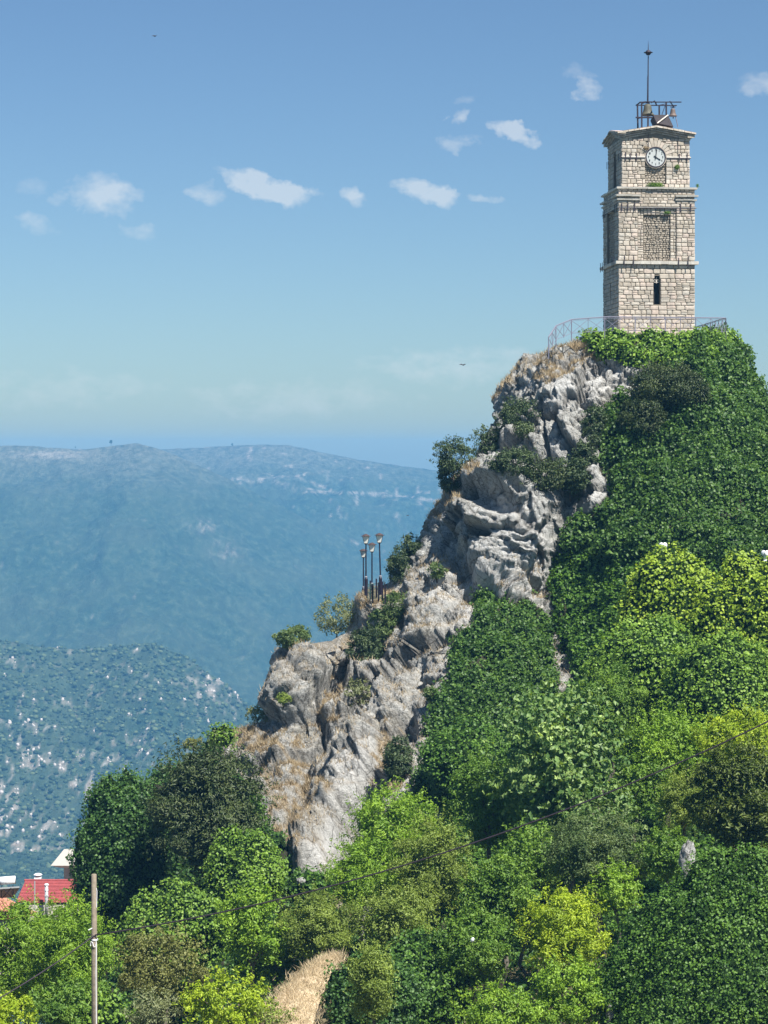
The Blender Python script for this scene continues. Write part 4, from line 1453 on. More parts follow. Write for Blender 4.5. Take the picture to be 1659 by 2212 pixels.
def fill_row(x0, x1, z0, z1, wmin, wmax, out, rub=False, split=.14):
    x = x0
    while x < x1 - .02:
        w = rnd.uniform(wmin, wmax)
        if x + w > x1 - wmin * .6:
            w = x1 - x
        if w > wmax * 1.3:
            w = w / 2
        jz = rnd.uniform(-.012, .012)
        if rnd.random() < split and z1 - z0 > .2:
            mid = z0 + (z1 - z0) * rnd.uniform(.35, .65)
            out.append((x, x + w, z0, mid + jz, rub))
            out.append((x, x + w, mid + jz, z1, rub))
        else:
            out.append((x, x + w, z0, z1, rub))
        x += w


def masonry(rects, holes=(), h=(.24, .42), w=(.34, .78), rub=False, split=.2):
    """rects: (x0, x1, z0, z1); holes: function(z) -> list of (xa, xb) to leave out"""
    out = []
    for (x0, x1, z0, z1) in rects:
        for (a, b_) in courses(z0, z1, *h):
            segs = [(x0, x1)]
            for hf in holes:
                for (ha, hb) in hf((a + b_) / 2):
                    ns = []
                    for (s0, s1) in segs:
                        if hb <= s0 or ha >= s1:
                            ns.append((s0, s1))
                        else:
                            if ha > s0 + .04:
                                ns.append((s0, ha))
                            if hb < s1 - .04:
                                ns.append((hb, s1))
                    segs = ns
            for (s0, s1) in segs:
                fill_row(s0, s1, a, b_, w[0], w[1], out, rub, split)
    return out


ZB1, ZT1 = zt(571), zt(562)       # lower ledge
ZS = zt(448)                      # iron tied string course
ZC0, ZC1 = zt(432), zt(420)       # paired cornice ledges
ZM = zt(405)                      # moulding under the top stage
ZE = zt(296)                      # springing of the gable cornice
ZE2 = zt(280)
INS = .33                         # set-back of the top stage
XC = 3.04
ZCL = zt(337)
RC = .79


def win_hole(x0, x1, z0, z1, arch=True):
    def f_(z):
        if z0 < z < z1:
            r_ = (x1 - x0) / 2
            if arch and z > z1 - r_:
                hw = math.sqrt(max(0, r_ * r_ - (z - z1 + r_) ** 2))
                if hw < .05:
                    return []
                return [((x0 + x1) / 2 - hw, (x0 + x1) / 2 + hw)]
            return [(x0, x1)]
        return []
    return f_


def clock_hole(z):
    out = []
    if z < ZCL and z > zt(398):
        out.append((2.20, 3.88))
    if abs(z - ZCL) < 1.33 and z >= ZCL - .12:
        hw = math.sqrt(max(0, 1.33 ** 2 - (z - ZCL) ** 2))
        out.append((XC - hw, XC + hw))
    elif abs(z - ZCL) < .82:
        hw = math.sqrt(.82 ** 2 - (z - ZCL) ** 2)
        out.append((XC - hw, XC + hw))
    return out


FR = []     # (stones, depth of face behind the facade plane)
FR.append((masonry([(0, TW, 0, ZB1)], [win_hole(2.80, 3.36, zt(657), zt(594))]), 0))
FR.append((masonry([(0, 1.55, ZT1, ZS), (4.63, TW, ZT1, ZS)], w=(.28, .58)), 0))
FR.append((masonry([(0, TW, ZS + .1, ZC0)], h=(.2, .3)), 0))
FR.append((masonry([(0, TW, ZC0, ZM)], h=(.2, .26), w=(.25, .5)), .04))
FR.append((masonry([(INS, TW - INS, ZM + .08, ZE)], [clock_hole], w=(.28, .55)), INS))
# outer frame of the blocked panel, then its rubble
FR.append((masonry([(1.55, 2.02, ZT1, ZS), (4.16, 4.63, ZT1, ZS)], h=(.18, .3), w=(.2, .4)), .13))
FR.append((masonry([(2.02, 4.16, zt(464), ZS)], h=(.36, .5), w=(.28, .45), split=0), .13))
FR.append((masonry([(2.02, 4.16, ZT1, zt(464))], h=(.11, .22), w=(.14, .36), rub=True, split=.2), .26))
FR.append((masonry([(2.20, 3.88, zt(397), ZCL - .6)], h=(.13, .22), w=(.15, .36), rub=True, split=.2), INS + .16))
LF = []     # left face: x runs from the near corner to the far one
LF.append((masonry([(0, TW, 0, ZB1)], [win_hole(3.0, 3.3, zt(650), zt(600), False)]), 0))
LF.append((masonry([(0, 1.55, ZT1, ZS), (4.63, TW, ZT1, ZS)], w=(.28, .58)), 0))
LF.append((masonry([(1.55, 4.63, ZT1, ZS)], h=(.14, .24), w=(.16, .4), rub=True), .2))
LF.append((masonry([(0, TW, ZS + .1, ZC0)], h=(.2, .3)), 0))
LF.append((masonry([(0, TW, ZC0, ZM)], h=(.2, .26), w=(.25, .5)), .04))
LF.append((masonry([(INS, TW - INS, ZM + .08, ZE)], [win_hole(2.5, 3.6, zt(400), zt(318))], w=(.28, .55)), INS))

# voussoirs round the dial
vous = []
for k in range(13):
    a0 = math.pi * (k + .06) / 13
    a1 = math.pi * (k + .94) / 13
    r0, r1 = RC + .10, 1.30 + .05 * (k % 2)
    vous.append((a0, a1, r0, r1))

allst = []
for (lst, dep) in FR:
    for st in lst:
        allst.append(('F', st, dep))
for (lst, dep) in LF:
    for st in lst:
        allst.append(('L', st, dep))


def st_matrix(face, st, dep):
    x0, x1, z0, z1, rub = st
    gap = .022 if not rub else .03
    w_, h_ = x1 - x0 - gap, z1 - z0 - gap
    th = .16
    pr = rnd.uniform(-.012, .02) if not rub else rnd.uniform(-.05, .035)
    cx, cz = (x0 + x1) / 2, (z0 + z1) / 2
    if face == 'F':
        M_ = Matrix.Translation((cx, dep + th / 2 - pr, cz))
    elif face == 'L':
        M_ = Matrix.Translation((dep + th / 2 - pr, cx, cz)) @ Matrix.Rotation(R(-90), 4, 'Z')
    elif face == 'R':
        M_ = Matrix.Translation((TW - dep - th / 2 + pr, cx, cz)) @ Matrix.Rotation(R(90), 4, 'Z')
    else:
        M_ = Matrix.Translation((cx, TW - dep - th / 2 + pr, cz)) @ Matrix.Rotation(R(180), 4, 'Z')
    if rub:
        M_ = M_ @ Matrix.Rotation(rnd.uniform(-.22, .22), 4, 'Y')
    return M_ @ Matrix.Diagonal((w_, th, h_, 1))


# the 292 stones that show largest are objects of their own, the others one joined part
def shown(e):
    face, (x0, x1, z0, z1, rub), dep = e
    return (x1 - x0) * (z1 - z0) * (1.0 if face == 'F' else .18)


allst.sort(key=shown, reverse=True)
for e in allst[:285]:
    me = BM[rnd.randrange(12) + (12 if e[1][4] else 0)]
    o = bpy.data.objects.new('stone', me)
    COL.objects.link(o)
    o.parent = tower
    o.matrix_local = st_matrix(*e)
rest = allst[285:]
# hidden right and rear faces: plain courses
for face in ('R', 'B'):
    for (x0, x1, z0, z1, dep) in ((0, TW, 0, ZB1, 0), (0, TW, ZT1, ZS, 0), (0, TW, ZS + .1, ZC0, 0), (0, TW, ZC0, ZM, .04), (INS, TW - INS, ZM + .08, ZE, INS)):
        for st in masonry([(x0, x1, z0, z1)], h=(.5, .7), w=(.8, 1.3), split=0):
            rest.append((face, st, dep))
VV, FF, TT = [], [], []
for e in rest:
    V, Fc = (RV if e[1][4] else BV)[rnd.randrange(12)]
    M_ = st_matrix(*e)
    b0 = len(VV)
    tt_ = rnd.random() * (.16 if e[1][4] else 1)
    for p in V:
        VV.append(tuple(M_ @ Vector(p)))
        TT.append(tt_)
    FF += [tuple(b0 + i for i in f_) for f_ in Fc]
me = bpy.data.meshes.new('small_stones')
me.from_pydata(VV, [], FF)
a_ = me.attributes.new('tint', 'FLOAT', 'POINT')
a_.data.foreach_set('value', TT)
me.materials.append(ST_A)
o = bpy.data.objects.new('small_stones', me)
COL.objects.link(o)
o.parent = tower
o['kind'] = 'stuff'

# voussoirs as single stones
for (a0, a1, r0, r1) in vous:
    mb = MB()
    pts = []
    for y in (INS + .14, INS - .02):
        for (r_, a) in ((r0, a0), (r1, a0), (r1, a1), (r0, a1)):
            pts.append((XC + math.cos(a) * r_, y, ZCL + math.sin(a) * r_))
    mb.hexa(pts)
    mb.build('voussoir', ST_O, tower)

# the mortar core, built as walls round openings
core = MB()
g = .055


def wall_with_hole(mb, face, x0, x1, z0, z1, dep, hx0=None, hx1=None, hz0=None, hz1=None, th=.5):
    def add(a, b_, c_, d_):
        if b_ - a < .001 or d_ - c_ < .001:
            return
        if face == 'F':
            mb.box(((a + b_) / 2, dep + g + th / 2, (c_ + d_) / 2), (b_ - a, th, d_ - c_))
        else:
            mb.box((dep + g + th / 2, (a + b_) / 2, (c_ + d_) / 2), (th, b_ - a, d_ - c_))
    if hx0 is None:
        add(x0, x1, z0, z1)
    else:
        add(x0, hx0, z0, z1)
        add(hx1, x1, z0, z1)
        add(hx0, hx1, z0, hz0)
        add(hx0, hx1, hz1, z1)


wall_with_hole(core, 'F', g, TW - g, -.6, ZB1, 0, 2.80, 3.36, zt(657), zt(594) - .02)
wall_with_hole(core, 'F', g, TW - g, ZB1, ZM, 0, 1.55, 4.63, ZT1, ZS)
core.box(((1.55 + 4.63) / 2, .26 + g + .3, (ZT1 + ZS) / 2), (3.08, .5, ZS - ZT1))
for (a_0, a_1, c_0, c_1) in ((1.56, 2.01, ZT1, ZS), (4.17, 4.62, ZT1, ZS), (2.01, 4.17, zt(463), ZS)):
    core.box(((a_0 + a_1) / 2, .13 + g + .1, (c_0 + c_1) / 2), (a_1 - a_0, .2, c_1 - c_0))
wall_with_hole(core, 'F', INS + g, TW - INS - g, ZM, ZE2, INS, 2.20, 3.88, zt(397), ZCL)
core.box((XC, INS + .16 + g + .2, (zt(397) + ZCL) / 2), (1.68, .35, ZCL - zt(397)))
core.build('front_wall_core', MORTAR, tower)
core = MB()
wall_with_hole(core, 'L', g + .55, TW - g, -.6, ZB1, 0, 3.0, 3.3, zt(650), zt(600))
wall_with_hole(core, 'L', g + .55, TW - g, ZB1, ZM, 0, 1.55, 4.63, ZT1, ZS)
core.box((.2 + g + .2, (1.55 + 4.63) / 2, (ZT1 + ZS) / 2), (.35, 3.08, ZS - ZT1))
wall_with_hole(core, 'L', INS + g + .5, TW - INS - g, ZM, ZE2, INS, 2.5, 3.6, zt(400), zt(318))
core.build('left_wall_core', MORTAR, tower)
core = MB()
for (x0, x1, z0, z1) in ((0, TW, -.6, ZM), (INS, TW - INS, ZM, ZE2)):
    core.box((x1 - g - .25, TW / 2 + .25, (z0 + z1) / 2), (.5, x1 - x0 - 1.2, z1 - z0))
    core.box((TW / 2, x1 - g - .25, (z0 + z1) / 2), (x1 - x0 - 1.3, .498, z1 - z0 - .01))
core.build('rear_wall_core', MORTAR, tower)
for (zc, nm) in ((ZB1 + .02, 'floor'), (ZM - .3, 'floor'), (ZE2 - .1, 'floor')):
    MB().box((TW / 2 + .1, TW / 2 + .1, zc), (TW - 1.6, TW - 1.6, .15)).build(nm, MORTAR, tower)
# flat dark panels, their colour standing in for shade inside slit and arched windows
wb = MB().box((3.08, .62, (zt(657) + zt(594)) / 2), (.9, .04, 2.9)).build('slit_window', BLACK, tower)
o = MB().box((3.08, .25, zt(604)), (.045, .05, .5)).build('mullion', LEDGE, wb)
for sx_ in (-1, 1):
    mb = MB()
    pts = [(3.08 + sx_ * (.12 + .10 * math.cos(a)), .24, zt(606) + .12 * math.sin(a)) for a in [k * math.pi / 4 for k in range(9)]]
    mb.tube(pts, .028, 5)
    mb.build('tracery_ring', LEDGE, wb)
MB().box((.62, 3.15, (zt(650) + zt(600)) / 2), (.04, .6, 2.4)).build('slit_window', BLACK, tower)
MB().box((INS + .45, 3.05, (zt(400) + zt(318)) / 2), (.05, 1.3, 3.4)).build('arched_window', plain('recess_dark', (.16, .10, .07), .9), tower)


# ledges: run of separate slabs round the visible sides
def ledge(zc, h, over, xa, xb, face, nm='ledge_slab', inset=0, seg=(.5, .95)):
    x = xa
    while x < xb - .01:
        w_ = rnd.uniform(*seg)
        if x + w_ > xb - .3:
            w_ = xb - x
        mb = MB()
        hh = h * rnd.uniform(.85, 1.05)
        ov = over + rnd.uniform(-.02, .02)
        d_ = .3
        dz = rnd.uniform(-.012, .012)
        a, b_ = x + .006, x + w_ - .006
        y0_, y1_ = inset - ov, inset + d_
        zb, zt_ = zc - hh / 2 + dz, zc + hh / 2 + dz
        zf = zt_ - .03
        P8 = [(a, y0_ + .03, zb), (b_, y0_ + .03, zb), (b_, y1_, zb), (a, y1_, zb), (a, y0_, zf), (b_, y0_, zf), (b_, y1_, zt_), (a, y1_, zt_)]
        if face == 'L':
            P8 = [(p[1], p[0], p[2]) for p in P8]
            P8 = [P8[i] for i in (1, 0, 3, 2, 5, 4, 7, 6)]
        elif face == 'R':
            P8 = [(TW - p[1], p[0], p[2]) for p in P8]
        elif face == 'B':
            P8 = [(p[0], TW - p[1], p[2]) for p in P8]
            P8 = [P8[i] for i in (1, 0, 3, 2, 5, 4, 7, 6)]
        mb.hexa(P8)
        mb.build(nm, LEDGE, tower)
        x += w_


for f_ in 'FL':
    o_ = .24
    ledge((ZB1 + ZT1) / 2, .28, o_, -o_ if f_ == 'F' else .004, TW + o_ if f_ == 'F' else TW + o_, f_)
    ledge(ZS + .05, .12, .07, -.07 if f_ == 'F' else .004, TW + .07, f_, seg=(.6, 1.2))
    ledge(ZM, .17, .16, -.16 if f_ == 'F' else .004, TW + .16, f_)
for f_ in 'FL':
    for (a, b_) in ((-.22 if f_ == 'F' else .004, 1.75), (4.55, TW + .22)):
        ledge(ZC1 - .06, .17, .24, a, b_, f_)
        ledge(ZC0 + .08, .15, .14, max(a, -.13) if a < 0 else a, b_ - (.1 if b_ > 5 else 0), f_)
for f_ in 'RB':
    ledge((ZB1 + ZT1) / 2, .28, .24, .3, TW - .3, f_, seg=(1.5, 2.0))
    ledge(ZM, .17, .16, .3, TW - .3, f_, seg=(1.5, 2.0))

# gable cornice: four stepped courses following a shallow gable on each side
GH = .52
H2 = (TW - 2 * INS) / 2


def gab(s_, over):
    """height of the gable line over the springing at distance s_ from the middle"""
    return GH * max(0, 1 - abs(s_) / (H2 + over))


def gcourse(face, over, zb, h, seg=.46, nm='cornice_slab'):
    e_ = H2 + over
    n = max(6, int(2 * e_ / seg))
    n += n % 2
    xs = [-e_ + 2 * e_ * k / n for k in range(n + 1)]
    for k in range(1, n):
        if k != n // 2:
            xs[k] += rnd.uniform(-.1, .1)
    for a, b_ in zip(xs, xs[1:]):
        a2, b2 = a + .014, b_ - .014
        j = rnd.uniform(-.025, .025)
        y0_, y1_ = -H2 - over + j, -H2 + .25
        za, zb_ = gab(a, over), gab(b_, over)
        hj = h * rnd.uniform(.70, .93)
        P8 = [(a2, y0_, zb + za), (b2, y0_, zb + zb_), (b2, y1_, zb + zb_), (a2, y1_, zb + za),
              (a2, y0_ + .015, zb + za + hj), (b2, y0_ + .015, zb + zb_ + hj), (b2, y1_, zb + zb_ + hj), (a2, y1_, zb + za + hj)]
        an = {'F': 0, 'L': -90, 'B': 180, 'R': 90}[face]
        M_ = Matrix.Translation((TW / 2, TW / 2, 0)) @ Matrix.Rotation(R(an), 4, 'Z')
        mb = MB().hexa([M_ @ Vector(p) for p in P8])
        mb.build(nm, ST_O, tower)


ZG = ZE - .12
for f_ in 'FL':
    for k, (ov, h) in enumerate(((.05, .14), (.17, .13), (.29, .13), (.42, .16))):
        gcourse(f_, ov, ZG + [0, .145, .28, .415][k], h, .46 if f_ == 'F' else .7)
for f_ in 'RB':
    gcourse(f_, .30, ZG + .15, .4, 2.4)
# tympanum between the cornice and the wall top
mb = MB()
for an in (0, -90, 180, 90):
    M_ = Matrix.Translation((TW / 2, TW / 2, 0)) @ Matrix.Rotation(R(an), 4, 'Z')
    y0_, y1_ = -H2 + .03, -H2 + .4
    b0 = len(mb.v)
    for y in (y0_, y1_):
        for (x, z) in ((-H2 + .05, ZE - .05), (H2 - .05, ZE - .05), (H2 - .05, ZE + .05), (0, ZE + GH), (-H2 + .05, ZE + .05)):
            mb.v.append(tuple(M_ @ Vector((x, y, z))))
    mb.f.append(tuple(b0 + i for i in (0, 1, 2, 3, 4)))
    mb.f.append(tuple(b0 + 5 + i for i in (4, 3, 2, 1, 0)))
mb.build('gable_core', MORTAR, tower)

# cross gabled roof
NG = 25
e_ = H2 + .34
gs = np.linspace(-e_, e_, NG)
gxx, gyy = np.meshgrid(gs, gs)
zz = ZG + .575 + GH * np.maximum(np.clip(1 - np.abs(gxx) / e_, 0, 1), np.clip(1 - np.abs(gyy) / e_, 0, 1))
pp = np.stack([gxx + TW / 2, gyy + TW / 2, zz], -1).reshape(-1, 3)
pb = pp - np.array([0, 0, .09])
ii = np.arange(NG * NG).reshape(NG, NG)
qq = np.stack([ii[:-1, :-1], ii[:-1, 1:], ii[1:, 1:], ii[1:, :-1]], -1).reshape(-1, 4)
rim = np.concatenate([ii[0, :], ii[1:, -1], ii[-1, -2::-1], ii[-2:0:-1, 0]])
rq = np.stack([rim, np.roll(rim, -1), np.roll(rim, -1) + NG * NG, rim + NG * NG], -1)
ROOFM = plain('pinkish_roof_slab', (.50, .37, .30), .9, var=.2, scale=1.2)
np_mesh('roof', np.concatenate([pp, pb]), np.concatenate([qq, qq[:, ::-1] + NG * NG, rq]), ROOFM, tower)

# the dial
DIAL = plain('white_dial', (.44, .46, .44), .45, var=.05, scale=2, bmp=.02)
HAND = plain('black_hand', (.01, .01, .012), .5, var=.1)


def disc(mb, c, r0, r1, y0_, y1_, n=48):
    for k in range(n):
        a, b_ = 2 * math.pi * k / n, 2 * math.pi * (k + 1) / n
        P_ = []
        for y in (y1_, y0_):
            for (r_, an) in ((r0, a), (r1, a), (r1, b_), (r0, b_)):
                P_.append((c[0] + r_ * math.cos(an), y, c[2] + r_ * math.sin(an)))
        mb.hexa(P_)


DC = (XC, 0, ZCL)
mb = MB()
disc(mb, DC, .001, RC - .05, INS - .02, INS + .12, 48)
dial = mb.build('clock_dial', DIAL, tower)
mb = MB()
disc(mb, DC, RC - .055, RC + .02, INS - .07, INS + .12, 48)
mb.build('rim', IRON, dial)
mb = MB()
disc(mb, DC, RC + .035, RC + .09, INS - .04, INS + .12, 26)
mb.build('surround', ST_O, tower)
for k in range(1, 13):
    a = math.pi / 2 - k * math.pi / 6
    cu = bpy.data.curves.new('numeral', 'FONT')
    cu.body = str(k)
    cu.size = .205
    cu.extrude = .006
    cu.offset = .007
    cu.align_x = 'CENTER'
    cu.align_y = 'CENTER'
    cu.space_character = .85
    cu.materials.append(HAND)
    o = bpy.data.objects.new('numeral', cu)
    COL.objects.link(o)
    o.parent = dial
    o.rotation_euler = (R(90), 0, 0)
    o.scale = (.85, 1.15, 1)
    o.location = (XC + math.cos(a) * .565, INS - .03, ZCL + math.sin(a) * .565)
    bpy.context.view_layer.update()
    nm = bpy.data.meshes.new_from_object(o.evaluated_get(bpy.context.evaluated_depsgraph_get()))
    o2 = bpy.data.objects.new('numeral', nm)
    COL.objects.link(o2)
    o2.parent, o2.rotation_euler, o2.scale, o2.location = dial, o.rotation_euler, o.scale, o.location
    bpy.data.objects.remove(o)


def hand(name, ang, L, w_, y):
    mb = MB()
    d_ = Vector((math.sin(ang), 0, math.cos(ang)))
    s_ = Vector((math.cos(ang), 0, -math.sin(ang)))
    c_ = Vector((XC, 0, ZCL))
    for (t0, t1, w0, w1) in ((-.17, 0, w_ * 1.4, w_), (0, L * .7, w_, w_ * .9), (L * .7, L * .8, w_ * 1.7, w_ * 1.5), (L * .8, L, w_ * 1.2, .004)):
        P_ = []
        for yy in (y + .012, y - .012):
            for (t_, ww) in ((t0, -w0), (t0, w0), (t1, w1), (t1, -w1)):
                p = c_ + d_ * t_ + s_ * ww
                P_.append((p.x, yy, p.z))
        mb.hexa(P_)
    mb.build(name, HAND, dial)


hand('hour_hand', R(121), .46, .032, INS - .05)
hand('minute_hand', R(8), .66, .024, INS - .075)
mb = MB()
disc(mb, DC, .001, .055, INS - .095, INS - .03, 16)
mb.build('hub', HAND, dial)

# iron tie bars pinned on the stonework
for (zc, xs_, dep, ln) in ((ZCL, (.62, 1.0, 1.5, 4.93, 5.55), INS, .62), (ZS + .02, (.25, .72, 1.25, 4.95, 5.75), 0, .62), ((ZB1 + ZT1) / 2 + .05, (.4, 1.15, 4.75, 5.5), 0, .75)):
    for x in xs_:
        mb = MB().box((x, dep - .07 - (.2 if dep == 0 and zc < ZS - 1 else 0), zc), (.07, .05, ln * rnd.uniform(.85, 1.1)))
        mb.build('wall_anchor', IRON, tower)
for (zc, dep, over) in ((ZCL - .02, INS, .05),):
    for (a, b_) in ((INS - .02, XC - RC - .06), (XC + RC + .06, TW - INS + .06)):
        MB().box(((a + b_) / 2, dep - over, zc - .06), (b_ - a, .035, .045)).build('tie_bar', IRON, tower)
        MB().box(((a + b_) / 2, dep - .02, zc + .03), (b_ - a, .1, .1)).build('tie_course', LEDGE, tower)
MB().box((TW / 2, -.085, ZS - .03), (TW + .15, .03, .04)).build('tie_bar', IRON, tower)
MB().box((-.085, TW / 2, ZS - .03), (.03, TW + .1, .04)).build('tie_bar', IRON, tower)
for (x, z0, z1) in ((2.45, ZE - .75, ZE + .35), (4.83, ZCL + .45, ZE + .3)):
    MB().box((x, INS - .05, (z0 + z1) / 2), (.03, .03, z1 - z0)).build('down_cable', IRON, tower)
for (zc, dep, ln) in ((ZCL, INS, .6), (ZS + .02, 0, .62), ((ZB1 + ZT1) / 2 + .05, 0, .75)):
    for y in (.5, 1.2, 5.1, 5.8):
        MB().box((dep - .07 - (.2 if zc < ZS - 1 else 0), y, zc), (.04, .05, ln)).build('wall_anchor', IRON, tower)

# weeds rooted in the tower
rng = np.random.RandomState(91)
for (x, dep, z, rx_, rz_, n, lab) in ((3.0, INS - .02, zt(398), .75, .22, 900, 'green weeds along the ledge under the dial'), (4.75, INS - .05, zt(358), .22, .2, 260, 'green tuft right of the dial'), (2.25, INS - .05, zt(318), .24, .18, 160, 'dry tuft upper left of the dial'),
                                      (3.9, .05, zt(458), .3, .14, 200, 'weed in the upper corner of the blocked panel'), (6.3, -.05, zt(400), .14, .2, 90, 'sprig on the right end of the upper ledge')):
    d = norm(rng.normal(size=(n, 3)))
    P_ = d * rng.rand(n, 1) ** .5 * np.array([rx_, .12, rz_]) + np.array([x, dep - .05, z])
    o = leaf_obj('weed', P_, d, .09, .5, 'straw' if 'dry' in lab else 'green', rng, tower)
    o['label'] = lab

# ------------------------------------------------------------------ roof frame, bells, finial
def seg_obj(name, p0, p1, r, mat, parent, n=6):
    return MB().tube([p0, p1], r, n).build(name, mat, parent)


fr = empty('bell_scaffold', at(1405, 266, 177)[:])
tag(fr, 'rusty dark iron scaffold holding two bells on the tower roof', 'bell scaffold')
F0 = fr.location.copy()


def fl(u, v, Y):
    return at(u, v, Y) - F0


RUST = plain('rusty_dark_iron', (.022, .014, .022), .7, .2, .4, 8)
YA, YB = 176.0, 178.0
rb = at(0, 268, YA).z - .1
for (u, vt, Y) in ((1386, 221, YA), (1439, 221, YA), (1377, 227, YB), (1424, 227, YB), (1400, 250, YA)):
    p = fl(u, vt, Y)
    q_ = Vector((p.x + rnd.uniform(-.04, .04), p.y, rb - F0.z - .25))
    seg_obj('post', p, q_, .085, RUST, fr, 4)
seg_obj('top_rail', fl(1382, 220.5, YA), fl(1472, 220.5, YA), .045, RUST, fr)
seg_obj('top_rail', fl(1373, 227.2, YB), fl(1462, 228.0, YB), .045, RUST, fr)
seg_obj('top_rail', fl(1383, 220.8, YA), fl(1375, 227.2, YB), .06, RUST, fr)
seg_obj('top_rail', fl(1416, 220.8, YA), fl(1418, 227.2, YB), .06, RUST, fr)
seg_obj('low_rail', fl(1373, 253.8, YA), fl(1420, 254, YA), .06, RUST, fr)
seg_obj('low_rail', fl(1386, 253.8, YA), fl(1377, 256, YB), .05, RUST, fr)
seg_obj('brace', fl(1439, 222, YA), fl(1429, 250, YA + .3), .03, STEEL, fr)
seg_obj('brace', fl(1439, 224, YA), fl(1420, 228, YB), .03, STEEL, fr)
seg_obj('brace', fl(1386, 224, YA), fl(1400, 219, YA), .045, RUST, fr)
seg_obj('brace', fl(1406, 222, YA), fl(1415, 218, YA), .05, RUST, fr)
seg_obj('brace', fl(1447, 219, YA), fl(1455, 230, YA + 1), .045, RUST, fr)
seg_obj('strut', fl(1459, 249, YA + 1.2), fl(1464.5, 275, YA + 1.2), .035, STEEL, fr)
# dark hatch under the frame
hp = [fl(1411, 248, YA), fl(1443, 248, YA), fl(1454.5, 273, YA - .6), fl(1419, 266, YA - .6)]
mb = MB()
b_ = [Vector(p) + Vector((0, 1.9, -.2)) for p in hp]
mb.v = [tuple(p) for p in hp] + [tuple(p) for p in b_]
mb.f = [(0, 1, 2, 3), (7, 6, 5, 4), (0, 4, 5, 1), (1, 5, 6, 2), (2, 6, 7, 3), (3, 7, 4, 0)]
hatch = mb.build('roof_hatch', plain('dark_sheet', (.025, .018, .02), .8), fr)
seg_obj('edge_strip', fl(1443, 248.5, YA - .1), fl(1420, 266, YA - .75), .05, LEDGE, hatch)


def bell(label, u, vt, vb, halfw, Y, col, sd):
    top, bot = at(u, vt, Y), at(u, vb, Y)
    H_ = top.z - bot.z
    r_ = halfw * Y / F
    root = empty('bell', bot)
    tag(root, label, 'bell', 'bells on the tower roof')
    BRZ = plain('bell_bronze', col, .7, .1, .3, 3)
    prof = [(r_ * .9, .0), (r_, .0), (r_ * .98, .05 * H_), (r_ * .80, .16 * H_), (r_ * .68, .32 * H_), (r_ * .60, .55 * H_), (r_ * .55, .78 * H_), (r_ * .47, .90 * H_), (r_ * .30, .97 * H_), (r_ * .05, 1.0 * H_)]
    mb = MB()
    mb.lathe((0, 0, 0), prof, 28)
    mb.build('bell_body', BRZ, root, smooth=True)
    mb = MB().tube([(-r_ * .25, 0, H_ * .97), (-r_ * .2, 0, H_ * 1.12), (r_ * .2, 0, H_ * 1.12), (r_ * .25, 0, H_ * .97)], r_ * .09, 6)
    mb.build('crown_loop', RUST, root)
    mb = MB().tube([(0, 0, .3 * H_), (r_ * .08, 0, -.18 * H_)], r_ * .05, 6)
    mb.lathe((r_ * .08, 0, -.30 * H_), [(r_ * .05, 0), (r_ * .16, .05 * H_), (r_ * .16, .12 * H_), (r_ * .04, .18 * H_)], 10)
    mb.build('clapper', RUST, root)
    mb = MB().box((0, 0, H_ * 1.17), (r_ * 1.2, r_ * .3, H_ * .09))
    mb.build('yoke', RUST, root)
    return root


bell('large weathered bell hanging left inside the iron frame on the tower roof', 1399, 224.5, 249.5, 14.8, 177.0, (.085, .08, .055), 1)
bell('small pinkish bell hanging at the right end of the roof frame', 1453.5, 234, 251, 9.2, 177.0, (.13, .095, .08), 2)

fp_ = at(1399.5, 268, 177.6)
fin = empty('roof_finial', fp_)
tag(fin, 'tall thin dark mast with a ball and spike on the tower roof', 'mast')
hz_ = lambda v: at(0, v, 177.6).z - fp_.z
MB().tube([(0, 0, -.3), (0, 0, hz_(215)), (0.02, 0, hz_(150)), (.03, 0, hz_(121))], [.065, .06, .045, .04], 8).build('mast', RUST, fin)
MB().tube([(-.07, 0, hz_(222)), (-.06, 0, hz_(170)), (0, 0, hz_(160))], .012, 4).build('cable', IRON, fin)
mb = MB()
mb.lathe((.03, 0, hz_(119) - .04), [(.02, 0), (.14, .05), (.21, .14), (.235, .23), (.21, .32), (.14, .41), (.03, .46)], 16)
mb.build('ball', IRON, fin, smooth=True)
MB().lathe((.03, 0, hz_(119) + .17), [(.2, 0), (.36, .02), (.36, .05), (.2, .07)], 16).build('ring', IRON, fin)
MB().tube([(.03, 0, hz_(109)), (.03, 0, hz_(98)), (.03, 0, hz_(87.5))], [.035, .025, .006], 6).build('spike', IRON, fin)

# ------------------------------------------------------------------ railing round the terrace
rail = empty('railing', at(1187, 762, 168))
tag(rail, 'lilac grey steel railing with crossed braces round the terrace edge', 'railing')
R0 = rail.location.copy()
RP = [(1185, 728, 168.2), (1201, 703.5, 169.5), (1234.6, 690, 170.6), (1306, 684.5, 171.6), (1372, 685, 172.0), (1437, 685.5, 172.2), (1503, 686, 172.4), (1568, 687, 172.8)]
RP2 = [(1568, 687, 172.8), (1545, 693.5, 176.8), (1524, 700, 181.0), (1503.5, 706, 185.0)]
HR = 1.16


